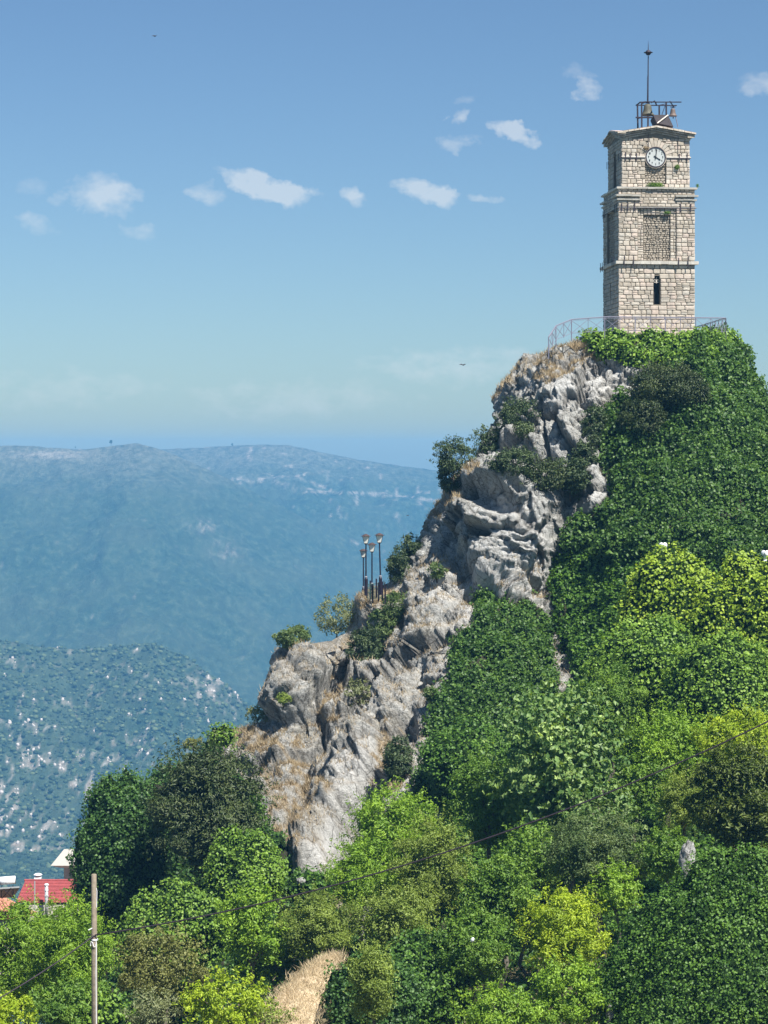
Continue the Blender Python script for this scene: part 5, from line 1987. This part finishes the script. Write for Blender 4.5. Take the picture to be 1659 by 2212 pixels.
def rail_run(pts, tag_=''):
    P_ = [at(*p) - R0 for p in pts]
    mb = MB().tube(P_, .042, 6)
    mb.build('top_rail', STEEL, rail)
    MB().tube([p - Vector((0, 0, .1)) for p in P_], .016, 5).build('upper_rail', STEEL, rail)
    MB().tube([p - Vector((0, 0, HR - .1)) for p in P_], .02, 5).build('bottom_rail', STEEL, rail)
    for i, p in enumerate(P_):
        MB().tube([p - Vector((0, 0, HR + .5)), p], .042, 6).build('post', STEEL, rail)
    for a, b_ in zip(P_, P_[1:]):
        n = max(1, round((b_ - a).length / 1.15))
        for k in range(n):
            p, q_ = a.lerp(b_, k / n), a.lerp(b_, (k + 1) / n)
            if k:
                MB().tube([p - Vector((0, 0, HR)), p], .024, 5).build('baluster', STEEL, rail)
            lo0, hi0 = p - Vector((0, 0, HR - .1)), p - Vector((0, 0, .1))
            lo1, hi1 = q_ - Vector((0, 0, HR - .1)), q_ - Vector((0, 0, .1))
            MB().tube([lo0, hi1], .02, 4).build('brace', STEEL, rail)
            MB().tube([hi0, lo1], .02, 4).build('brace', STEEL, rail)


rail_run(RP)
rail_run(RP2)

# ================================================================== STREET LAMPS AND FENCE ON THE LEDGE
LAMPM = plain('lamp_black_paint', (.016, .010, .022), .45, .3, .2, 8)
LROOF = plain('lamp_brown_cap', (.07, .045, .04), .6, .2, .2, 8)
gm_, t, b = newmat('lamp_glass')
b.inputs['Base Color'].default_value = (.80, .79, .70, 1)
b.inputs['Roughness'].default_value = .3
b.inputs['Transmission Weight'].default_value = 0.0
LG = gm_


def lamp(u, vt, vb, Y, label, lean=0):
    top = at(u, vt, Y)
    H_ = 4.15
    root = empty('street_lamp', (top.x - lean, Y, top.z - H_))
    tag(root, label, 'street lamp', 'street lamps on the rock ledge')
    L = Vector((lean, 0, 0))

    def P(z):
        return Vector((lean * z / H_, 0, z))
    MB().tube([P(-.3), P(.02), P(.9), P(.98)], [.13, .13, .12, .075], 10).build('base', LAMPM, root)
    mb = MB().lathe(P(.98), [(.085, 0), (.11, .03), (.11, .08), (.06, .12)], 12)
    mb.build('collar', plain('lamp_collar', (.3, .3, .33), .5, .4), root)
    MB().tube([P(1.05), P(3.4)], [.058, .05], 8).build('pole', LAMPM, root)
    c_ = P(3.42)
    ls = empty('lantern', (0, 0, 0), 0, root)
    # tapering lantern: four panes between corner bars, flat cap with a wide brim
    b0, b1, z0, z1 = .13, .245, 0.06, .56
    cor = [(-1, -1), (1, -1), (1, 1), (-1, 1)]
    for k in range(4):
        a, q_ = cor[k], cor[(k + 1) % 4]
        MB().tube([c_ + Vector((a[0] * b0, a[1] * b0, z0)), c_ + Vector((a[0] * b1, a[1] * b1, z1))], .017, 4).build('corner_bar', LAMPM, ls)
        mb = MB()
        k0, k1 = b0 - .012, b1 - .012
        mb.v = [tuple(c_ + Vector((a[0] * k0, a[1] * k0, z0))), tuple(c_ + Vector((q_[0] * k0, q_[1] * k0, z0))), tuple(c_ + Vector((q_[0] * k1, q_[1] * k1, z1))), tuple(c_ + Vector((a[0] * k1, a[1] * k1, z1)))]
        n_ = (Vector(mb.v[1]) - Vector(mb.v[0])).cross(Vector(mb.v[3]) - Vector(mb.v[0])).normalized() * .008
        mb.v += [tuple(Vector(p) - n_) for p in mb.v]
        mb.f = [(0, 1, 2, 3), (7, 6, 5, 4), (0, 4, 5, 1), (1, 5, 6, 2), (2, 6, 7, 3), (3, 7, 4, 0)]
        mb.build('pane', LG, ls)
    MB().lathe(c_ + Vector((0, 0, -.03)), [(.05, 0), (.14, .05), (.14, .09), (.1, .10)], 12).build('socket', LAMPM, ls)
    MB().lathe(c_ + Vector((0, 0, .1)), [(.03, 0), (.045, .05), (.045, .22), (.02, .28)], 8).build('bulb', LG, ls)
    MB().lathe(c_ + Vector((0, 0, z1)), [(.36, 0), (.37, .015), (.26, .06), (.15, .13), (.04, .17)], 4 * 5).build('cap', LROOF, ls)
    return root


lamp(790.5, 1153.5, 1280, 160.5, 'tall black lamp with its heavy base at the very edge of the rock ledge')
lamp(819.0, 1151.5, 1258, 160.0, 'slightly leaning black lamp nearest the cliff, right of the others', -.12)
lamp(803.5, 1172.0, 1262, 168.0, 'shorter looking black lamp between the two tall ones')
lamp(785.0, 1185.5, 1280, 180.0, 'lowest looking lamp half hidden behind the edge lamp pole')

fe = empty('fence', at(800, 1285, 161))
tag(fe, 'low fence of dark posts and green mesh between the lamps', 'fence')
E0 = fe.location.copy()
fpts = [(793, 1251, 163.5), (800, 1254, 163.2), (805, 1262, 163.0), (813, 1250, 162.6), (818, 1258, 162.2), (826, 1256, 162.0), (832, 1262, 161.6)]
for (u, v, Y) in fpts:
    p = at(u, v, Y) - E0
    MB().box((p.x, p.y, p.z - .7), (.11, .11, 1.4)).build('post', LAMPM, fe)
for k in range(15):
    t_ = k / 14
    p = at(794 + 31 * t_, 1262 - 2 * t_, 163) - E0
    MB().box((p.x, p.y, p.z - .55), (.03, .03, 1.15)).build('bar', plain('fence_green', (.05, .10, .09), .5) if k == 0 else bpy.data.materials['fence_green'], fe)
for dv in (0, 9, 18):
    MB().tube([at(793, 1262 + dv, 163) - E0, at(826, 1260 + dv, 163) - E0], .025, 5).build('rail', bpy.data.materials['fence_green'], fe)

# ================================================================== WHITE FLOODLIGHTS, PLASTIC BAG
WH = plain('white_enamel', (.80, .80, .80), .4, var=.04)
for (u, v, Y, lab) in ((1432, 1176, 147, 'white floodlight post left, above the sunlit ivy mound'), (1653, 1193, 143, 'white floodlight post at the right picture edge above the ivy')):
    root = empty('floodlight', at(u, v + 26, Y))
    tag(root, lab, 'floodlight', 'white floodlights above the ivy')
    H_ = 26 * Y / F
    MB().box((0, 0, H_ * .5), (.2, .1, H_ * .98)).build('stem', WH, root)
    for (dx, dy, a) in ((-.09, .02, -35), (.1, -.12, 25)):
        mb = MB()
        M_ = Matrix.Translation((dx, dy, H_ * .93)) @ Matrix.Rotation(R(a), 4, 'Z') @ Matrix.Rotation(R(90), 4, 'X')
        mb.lathe((0, 0, 0), [(.10, -.06), (.17, -.03), (.19, .03), (.17, .06), (.05, .07)], 16)
        mb.v = [tuple(M_ @ Vector(p)) for p in mb.v]
        mb.build('lamp_head', WH, root, smooth=True)

rng = np.random.RandomState(8)
bp = at(1021, 2030, 104.2)
V = IV * np.array([.075, .05, .16]) * (1 + .35 * (rng.rand(12, 1) - .5))
V[:, 0] += (V[:, 2] < 0) * V[:, 0] * .5
o = np_mesh('plastic_bag', V, IF, plain('white_plastic', (.82, .83, .84), .4, var=.05))
o.location = bp
o.rotation_euler = (.2, .25, .1)
tag(o, 'crumpled white plastic bag caught in the green tree at the bottom', 'plastic bag')


# pale boulder poking from the ivy
def boulder(label, u, v, ru, rv, Y, seed):
    rng = np.random.RandomState(seed)
    n1_, n2_ = 40, 28
    th, ph = np.meshgrid(np.linspace(0, 2 * np.pi, n1_, endpoint=False), np.linspace(.03, np.pi - .03, n2_))
    d = np.stack([np.sin(ph) * np.cos(th), np.sin(ph) * np.sin(th), np.cos(ph)], -1).reshape(-1, 3)
    sp = np.array([ru, ru, rv]) * Y / F
    p = d * sp * (1 + .45 * fbm(d * 1.8 + seed, 4) + .16 * fbm(d * 6 + seed, 3, ridged=True))[:, None]
    i_ = np.arange(n1_ * n2_).reshape(n2_, n1_)
    qq = np.stack([i_[:-1], np.roll(i_[:-1], -1, 1), np.roll(i_[1:], -1, 1), i_[1:]], -1).reshape(-1, 4)
    z_ = np.zeros(len(p))
    o = np_mesh('boulder', p, qq, CRAGM, attrs={'white': z_ + .1, 'crack': z_, 'grass': z_, 'soil': z_})
    o.location = at(u, v, Y)
    tag(o, label, 'boulder')


boulder('small pale rock poking out above the huge dark ivy hill', 1487, 1866, 18, 44, 107, 4)
boulder('narrow grey rock at the bottom between the trees and the big ivy hill', 1318, 2200, 8, 44, 97.5, 5)
boulder('white rounded rock at the foot of the grey rock spur', 650, 1903, 9, 7, 132.5, 7)

# ================================================================== WOODEN POLE AND CABLE
WOOD = plain('weathered_wood', (.22, .18, .13), .9, var=.35, scale=7, bmp=.6)
YP = 84.0
top = at(203, 1888, YP)
pole = empty('utility_pole', (top.x, YP, top.z - 9.4))
tag(pole, 'weathered wooden utility pole with a white conduit, front left', 'utility pole')
bx_ = at(205, 2212, YP).x - top.x
MB().tube([(bx_ * 1.5, 0, -1), (bx_ * .5, 0, 5.5), (0, 0, 9.38), (0, 0, 9.4)], [.135, .115, .097, .08], 14).build('shaft', WOOD, pole, smooth=True)
PV = lambda v: at(0, v, YP).z - pole.location.z
MB().tube([(.105, -.09, PV(2260)), (.09, -.1, PV(2100)), (.10, -.09, PV(2040)), (.09, -.1, PV(2032))], .016, 6).build('conduit', WH, pole)
MB().tube([(.105, -.05, PV(1960)), (.12, -.05, PV(1925)), (.095, -.05, PV(1918))], .012, 5).build('pipe', WH, pole)
MB().tube([(-.12, -.13, PV(2042)), (-.09, -.15, PV(2032)), (-.03, -.15, PV(2034)), (.0, -.15, PV(2042)), (.06, -.15, PV(2044)), (.10, -.13, PV(2036))], .015, 6).build('loose_wire', WH, pole)
MB().lathe((0.03, 0, PV(2031)), [(.125, 0), (.13, .01), (.13, .04), (.125, .05)], 14).build('clamp', WH, pole)
MB().tube([(-.05, -.08, PV(2004)), (-.2, -.1, PV(2008))], .02, 5).build('insulator_arm', WH, pole)
MB().tube([(-.08, -.1, PV(2018)), (-.2, -.1, PV(2020))], .022, 5).build('insulator_arm', LAMPM, pole)


def cable(label, pts_uvY):
    mb = MB().tube([at(*p) for p in pts_uvY], .027, 6)
    o = mb.build('overhead_cable', IRON, None, smooth=True)
    tag(o, label, 'cable', 'overhead cables at the pole')


pts = []
for k in range(41):
    t_ = k / 40
    u = 205 + (1780 - 205) * t_
    v = 2020 + (1498 - 2020) * t_ + 4 * 72 * t_ * (1 - t_)
    pts.append((u, v, YP - .12 - 6 * t_))
cable('thin black cable sweeping from the pole up to the right picture edge', pts)
pts = []
for k in range(17):
    t_ = k / 16
    pts.append((203 - 260 * t_, 2021 + 165 * t_ + 4 * 8 * t_ * (1 - t_), YP - .12 - 2 * t_))
cable('short black cable dropping from the pole to the left picture edge', pts)

# ================================================================== HOUSES LOWER LEFT
TILE = plain('terracotta', (.42, .19, .12), .8, var=.35, scale=3)
TILE_D = plain('terracotta_bed', (.20, .075, .04), .9, var=.3)
PLASTER = plain('cream_plaster', (.55, .50, .42), .9, var=.12)
CONC = plain('grey_concrete', (.36, .34, .30), .9, var=.25, scale=2)
REDM = plain('red_sheet_roof', (.29, .065, .065), .6, .0, .25, 2)
SHUT = plain('dark_window', (.03, .035, .04), .3)


def tile_mesh():
    mb = MB()
    n = 6
    L = .44
    for (y, r_) in ((0, .10), (L, .085)):
        for k in range(n + 1):
            a = math.pi * k / n
            mb.v.append((math.cos(a) * r_, y, math.sin(a) * r_ * .8 + (.03 if y == 0 else 0)))
        for k in range(n + 1):
            a = math.pi * k / n
            mb.v.append((math.cos(a) * r_ * .82, y, math.sin(a) * r_ * .62 + (.03 if y == 0 else 0)))
    m_ = n + 1
    for k in range(n):
        mb.f.append((k, k + 1, 2 * m_ + k + 1, 2 * m_ + k))
        mb.f.append((k + 1, k, m_ + k, m_ + k + 1))
    me = bpy.data.meshes.new('roof_tile')
    me.from_pydata(mb.v, [], mb.f)
    me.materials.append(TILE)
    return me


TM = tile_mesh()
# hipped roof with curved tiles; the house is turned so a hip runs down to the right
YH = 152.0
eave = at(78, 1972, YH)
ridge_z = at(0, 1925, YH).z
h1 = empty('house', (eave.x - 7.1, YH + 1.9, eave.z - 5.2), R(30))
tag(h1, 'house with an orange clay tile roof at the lower left edge', 'house')
W1, D1, HW1 = 10.4, 10.4, 5.1
MB().box((0, 0, HW1 / 2), (W1 - .8, D1 - .8, HW1)).build('wall', PLASTER, h1)
RH = ridge_z - eave.z + .3
apex = Vector((0, 0, HW1 + 2.25))
cs = [Vector((-W1 / 2, -D1 / 2, HW1)), Vector((W1 / 2, -D1 / 2, HW1)), Vector((W1 / 2, D1 / 2, HW1)), Vector((-W1 / 2, D1 / 2, HW1))]
mb = MB()
mb.v = [tuple(c_) for c_ in cs] + [tuple(apex)] + [tuple(c_ - Vector((0, 0, .12))) for c_ in cs]
mb.f = [(0, 1, 4), (1, 2, 4), (2, 3, 4), (3, 0, 4), (0, 5, 6, 1), (1, 6, 7, 2), (2, 7, 8, 3), (3, 8, 5, 0), (5, 8, 7, 6)]
roof1 = mb.build('roof', TILE_D, h1)
cand = []
for si in (0, 1):
    a, b_ = cs[si], cs[si + 1]
    ed = (b_ - a).normalized()
    mid = (a + b_) / 2
    upv = (apex - mid)
    SL = upv.length
    upn = upv.normalized()
    nn = ed.cross(upn)
    if nn.z < 0:
        nn = -nn
    half = (b_ - a).length / 2
    r_ = 0
    y = 0.0
    while y < SL - .3:
        hw = half * (1 - (y + .2) / SL)
        k = int(hw / .215)
        for j in range(-k, k + 1):
            p = mid + ed * (j * .215) + upn * y + nn * .02
            cand.append((p, ed, upn, nn))
        y += .38
M1 = Matrix.Translation(h1.location) @ Matrix.Rotation(R(30), 4, 'Z')
vis = []
for c_ in cand:
    wp = M1 @ c_[0]
    u_ = CU + F * wp.x / wp.y
    v_ = V0 - F * wp.z / wp.y
    vis.append((0 if (-8 < u_ < 90 and v_ < 2000) else 1, -u_, c_))
vis.sort(key=lambda e: (e[0], e[1]))
for e in vis[:295]:
    p, ed, upn, nn = e[2]
    o = bpy.data.objects.new('roof_tile', TM)
    COL.objects.link(o)
    o.parent = roof1
    M_ = Matrix((ed, upn, nn)).transposed().to_4x4()
    o.matrix_local = Matrix.Translation(p) @ M_ @ Matrix.Rotation(rnd.uniform(-.03, .03), 4, 'Z')
mb = MB()
for e in vis[295:]:
    p, ed, upn, nn = e[2]
    M_ = Matrix.Translation(p) @ Matrix((ed, upn, nn)).transposed().to_4x4()
    b0 = len(mb.v)
    mb.v += [tuple(M_ @ v_.co) for v_ in TM.vertices]
    mb.f += [tuple(b0 + i for i in pl.vertices) for pl in TM.polygons]
if mb.v:
    o = mb.build('more_tiles', TILE, roof1)
    o['kind'] = 'stuff'
for si in range(4):
    a = cs[si]
    for k in range(12):
        p0 = a.lerp(apex, k / 12)
        p1 = a.lerp(apex, (k + 1.08) / 12)
        MB().tube([p0 + Vector((0, 0, .06)), p1 + Vector((0, 0, .03))], [.13, .11], 7).build('hip_tile', TILE, roof1)
MB().box((W1 / 2 - .42, -1, 2.6), (.06, 1.2, 1.3)).build('window', SHUT, h1)

# solar water heater standing on that roof
sh = empty('solar_water_heater', at(18, 1938, 150))
tag(sh, 'white solar water heater tank on struts above the orange roof', 'solar heater')
S0 = sh.location.copy()
ALU = plain('aluminium', (.62, .62, .60), .4, .5, .08)
mb = MB().tube([at(-8, 1903.5, 149) - S0, at(33, 1900.5, 149) - S0], .27, 18)
mb.build('tank', WH, sh, smooth=True)
mb = MB().tube([at(-14, 1904, 149) - S0, at(1.5, 1903, 149) - S0], .275, 18)
mb.build('tank_end', LAMPM, sh, smooth=True)
pn_ = [at(-30, 1922, 148.6) - S0, at(42, 1917, 148.6) - S0, at(28, 1936, 150.8) - S0, at(-30, 1940, 150.8) - S0]
mb = MB()
mb.v = [tuple(p) for p in pn_] + [tuple(p + Vector((0, .06, -.08))) for p in pn_]
mb.f = [(0, 1, 2, 3), (7, 6, 5, 4), (0, 4, 5, 1), (1, 5, 6, 2), (2, 6, 7, 3), (3, 7, 4, 0)]
pan = mb.build('collector', plain('collector_back', (.30, .23, .19), .7), sh)
MB().tube([pn_[0] + Vector((0, -.03, .03)), pn_[1] + Vector((0, -.03, .03))], .06, 4).build('edge_profile', ALU, pan)
for (a, b_) in (((8, 1920, 148.5), (27, 1941, 149)), ((24, 1918, 148.5), (5, 1941, 149)), ((28, 1912, 148.6), (29, 1941, 149)), ((4, 1912, 148.6), (3, 1941, 149)), ((25, 1925, 148.5), (32, 1942, 149))):
    MB().tube([at(*a) - S0, at(*b_) - S0], .028, 4).build('strut', IRON, sh)

# red metal roofed house
YR = 178.0
tl, tr_, bl = at(51.5, 1904, YR + 3), at(175, 1904, YR + 3), at(46, 1950, YR)
h2 = empty('house', (tl.x, YR, bl.z - 4.6), R(0))
tag(h2, 'house with a bright red metal tile roof left of the grey concrete building', 'house')
o0 = h2.location.copy()
LR = tr_.x - tl.x + 1.5
MB().box((LR / 2 + .1, 3.2, 2.2), (LR - .5, 6.2, 4.4)).build('wall', PLASTER, h2)
nr = 13
RS = MB()
A0, A1 = Vector((-.1, 0, 4.6)), Vector((.12, 3.2, tl.z - o0.z))
for k in range(nr):
    y0_, y1_ = A0.lerp(A1, k / nr), A0.lerp(A1, (k + 1) / nr)
    h_ = Vector((0, 0, .05 + .05 * (k % 2)))
    RS.hexa([y0_, y0_ + Vector((LR, 0, 0)), y1_ + Vector((LR, 0, 0)), y1_, y0_ + h_, y0_ + Vector((LR, 0, 0)) + h_, y1_ + Vector((LR, 0, 0)) + Vector((0, 0, .012)), y1_ + Vector((0, 0, .012))])
roof2 = RS.build('roof', REDM, h2)
nc = int(LR / .30)
for k in range(nc + 1):
    x = k * .30
    MB().tube([A0 + Vector((x, -.02, .09)), A1 + Vector((x, 0, .05))], .022, 4).build('seam', REDM, roof2)
RB = MB().hexa([A1 + Vector((0, 0, 0)), A1 + Vector((LR, 0, 0)), A1 + Vector((LR, 3.2, -1.9)), A1 + Vector((0, 3.2, -1.9)), A1 + Vector((0, 0, .06)), A1 + Vector((LR, 0, .06)), A1 + Vector((LR, 3.2, -1.84)), A1 + Vector((0, 3.2, -1.84))])
RB.build('rear_roof', REDM, h2)
MB().tube([A1 + Vector((-.1, 0, .06)), A1 + Vector((LR, 0, .06))], .09, 6).build('ridge_cap', REDM, roof2)
MB().box((LR * .3, -.02, 2.4), (1.1, .06, 1.2)).build('window', SHUT, h2)
ch = at(82, 1905, YR + 3.4) - o0
c_ = MB().box((ch.x, ch.y, ch.z + .0), (.38, .38, .5)).build('chimney', plain('brick_red', (.35, .14, .09), .9), h2)
MB().box((ch.x, ch.y, ch.z + .33), (.56, .5, .12)).build('cap', WH, c_)
MB().box((ch.x, ch.y, ch.z + .47), (.34, .34, .16)).build('flue', CONC, c_)
mb = MB()
mb.lathe((ch.x, ch.y, ch.z + .55), [(.34, 0), (.36, .05), (.2, .14), (.04, .17)], 10)
mb.build('cowl', WH, c_)
p = at(100.5, 1945, YR - .6) - o0
c_ = MB().tube([(p.x, p.y, p.z - 1.6), (p.x, p.y, p.z + 1.25)], .14, 12).build('stove_pipe', ALU, h2, smooth=True)
for dz in (.3, .75, 1.15):
    MB().lathe((p.x, p.y, p.z + dz), [(.15, 0), (.175, .02), (.175, .08), (.15, .1)], 12).build('band', ALU, c_)
MB().lathe((p.x, p.y, p.z + 1.24), [(.18, 0), (.18, .05), (.1, .1), (.02, .12)], 12).build('cowl', WH, c_)
p = at(75, 1955, YR - 1.2) - o0
MB().tube([(p.x, p.y, p.z - 2), (p.x, p.y, p.z + 1.9)], .05, 8).build('drain_pipe', ALU, h2)

# unfinished grey building behind the ivy mound
YG = 186.0
g0 = at(138, 1915, YG)
h3 = empty('building', (g0.x, YG, g0.z - 4))
tag(h3, 'unfinished grey concrete building with a flat slab roof behind the dark ivy mound', 'building')
ht_ = at(0, 1870, YG).z - (g0.z - 4)
MB().box((2.6, 3.0, ht_ / 2), (5.2, 6, ht_)).build('wall', CONC, h3)
mb = MB()
s0 = at(112.5, 1862, YG - .5) - h3.location
mb.hexa([(s0.x + .75, -1.0, ht_), (6.0, -1.0, ht_), (6.0, 6.5, ht_), (s0.x + .2, 6.5, ht_), (s0.x, -1.3, ht_ + .24), (6.0, -1.3, ht_ + .24), (6.0, 6.5, ht_ + .24), (s0.x, 6.5, ht_ + .24)])
mb.build('roof_slab', plain('pale_concrete', (.42, .39, .34), .9, var=.12), h3)
for k, (x, y) in enumerate(((.3, .3), (.45, .35), (1.0, 1.2), (.9, .3), (1.4, .4), (1.3, 2.2))):
    MB().tube([(x, y, ht_ + .2), (x + rnd.uniform(-.05, .05), y, ht_ + .2 + rnd.uniform(.45, .8))], .014, 4).build('rebar', RUST, h3)
MB().box((.55, -.03, ht_ * .72), (.12, .05, ht_ * .5)).build('dark_strip', plain('strip_grey', (.2, .19, .16), .95), h3)  # narrow darker strip down the wall
MB().box((1.9, -.03, ht_ * .62), (.9, .06, 1.2)).build('window', SHUT, h3)

# ================================================================== FAR RIDGE TREES AND BIRDS
rng = np.random.RandomState(77)
for (u, v, r_, lab) in ((240, 954, 4.3, 'lone round tree on the skyline of the left mountain ridge'), (502, 960, 2.6, 'tiny bush on the skyline right of the saddle'), (163, 966, 1.8, 'faint tiny bush on the skyline left of the lone tree')):
    Y = 3660 if u < 300 else 4345
    c_ = at(u, v, Y)
    R_ = r_ * Y / F
    root = empty('ridge_tree', (c_.x, c_.y, c_.z - R_ * 1.6))
    tag(root, lab, 'tree')
    Pt = norm(rng.normal(size=(26, 3))) * rng.rand(26, 1) ** .4 * R_ * .8 + np.array([0, 0, R_ * 1.6])
    Vv, Ff, tt = scatter_blobs(Pt, rng.uniform(.25, .5, 26) * R_, rng)
    np_mesh('crown', Vv, Ff, WOODM, root, {'tint': tt * .4})
    MB().tube([(0, 0, -R_), (0, 0, R_ * 1.4)], R_ * .1, 5).build('trunk', BARK_D, root)

BIRD = plain('bird_dark', (.02, .02, .025), .8)
for (u, v, Y, s_, ang, lab) in ((334, 78.5, 150, .20, .3, 'tiny dark bird high in the sky, upper left'), (1001, 789, 170, .24, -.2, 'tiny dark bird in flight left of the terrace'), (881, 1114, 190, .14, .1, 'tiny dark bird over the blue mountain by the cliff edge')):
    root = empty('bird', at(u, v, Y))
    tag(root, lab, 'bird')
    mb = MB().tube([(-s_ * .8, 0, 0), (-s_ * .3, 0, .02), (s_ * .3, 0, .03), (s_ * .7, 0, .04)], [.01, s_ * .2, s_ * .22, .02], 6)
    mb.build('body', BIRD, root)
    for sd in (-1, 1):
        mb = MB()
        mb.v = [(-.2 * s_, 0, 0), (.3 * s_, 0, 0), (.15 * s_ + ang * s_, sd * s_ * .6, .45 * s_), (-.5 * s_ + ang * s_, sd * s_ * 1.3, .25 * s_), (0, 0, .05 * s_), (.1 * s_ + ang * s_, sd * s_ * .6, .5 * s_)]
        mb.f = [(0, 1, 2, 3), (4, 3, 5), (1, 4, 5), (1, 5, 2), (3, 2, 5), (0, 3, 4), (0, 4, 1)]
        mb.build('wing', BIRD, root)
    root.rotation_euler = (0, 0, R(60))

# ================================================================== THE AIR
hz = MB().box((0, 1200, (-348 + 35) / 2), (11600, 7000, 35 + 348))
hm = bpy.data.materials.new('haze_air')
hm.use_nodes = True
ht = hm.node_tree
for n in list(ht.nodes):
    ht.nodes.remove(n)
ho = nd(ht, 'ShaderNodeOutputMaterial')
pv = nd(ht, 'ShaderNodeVolumePrincipled')
pv.inputs['Color'].default_value = (.19, .56, 1.0, 1)
pv.inputs['Density'].default_value = HAZE_DENSITY
pv.inputs['Anisotropy'].default_value = 0.0
ht.links.new(pv.outputs[0], ho.inputs['Volume'])
tag(hz.build('haze', hm), 'thin blue summer haze filling the valley', kind='stuff')
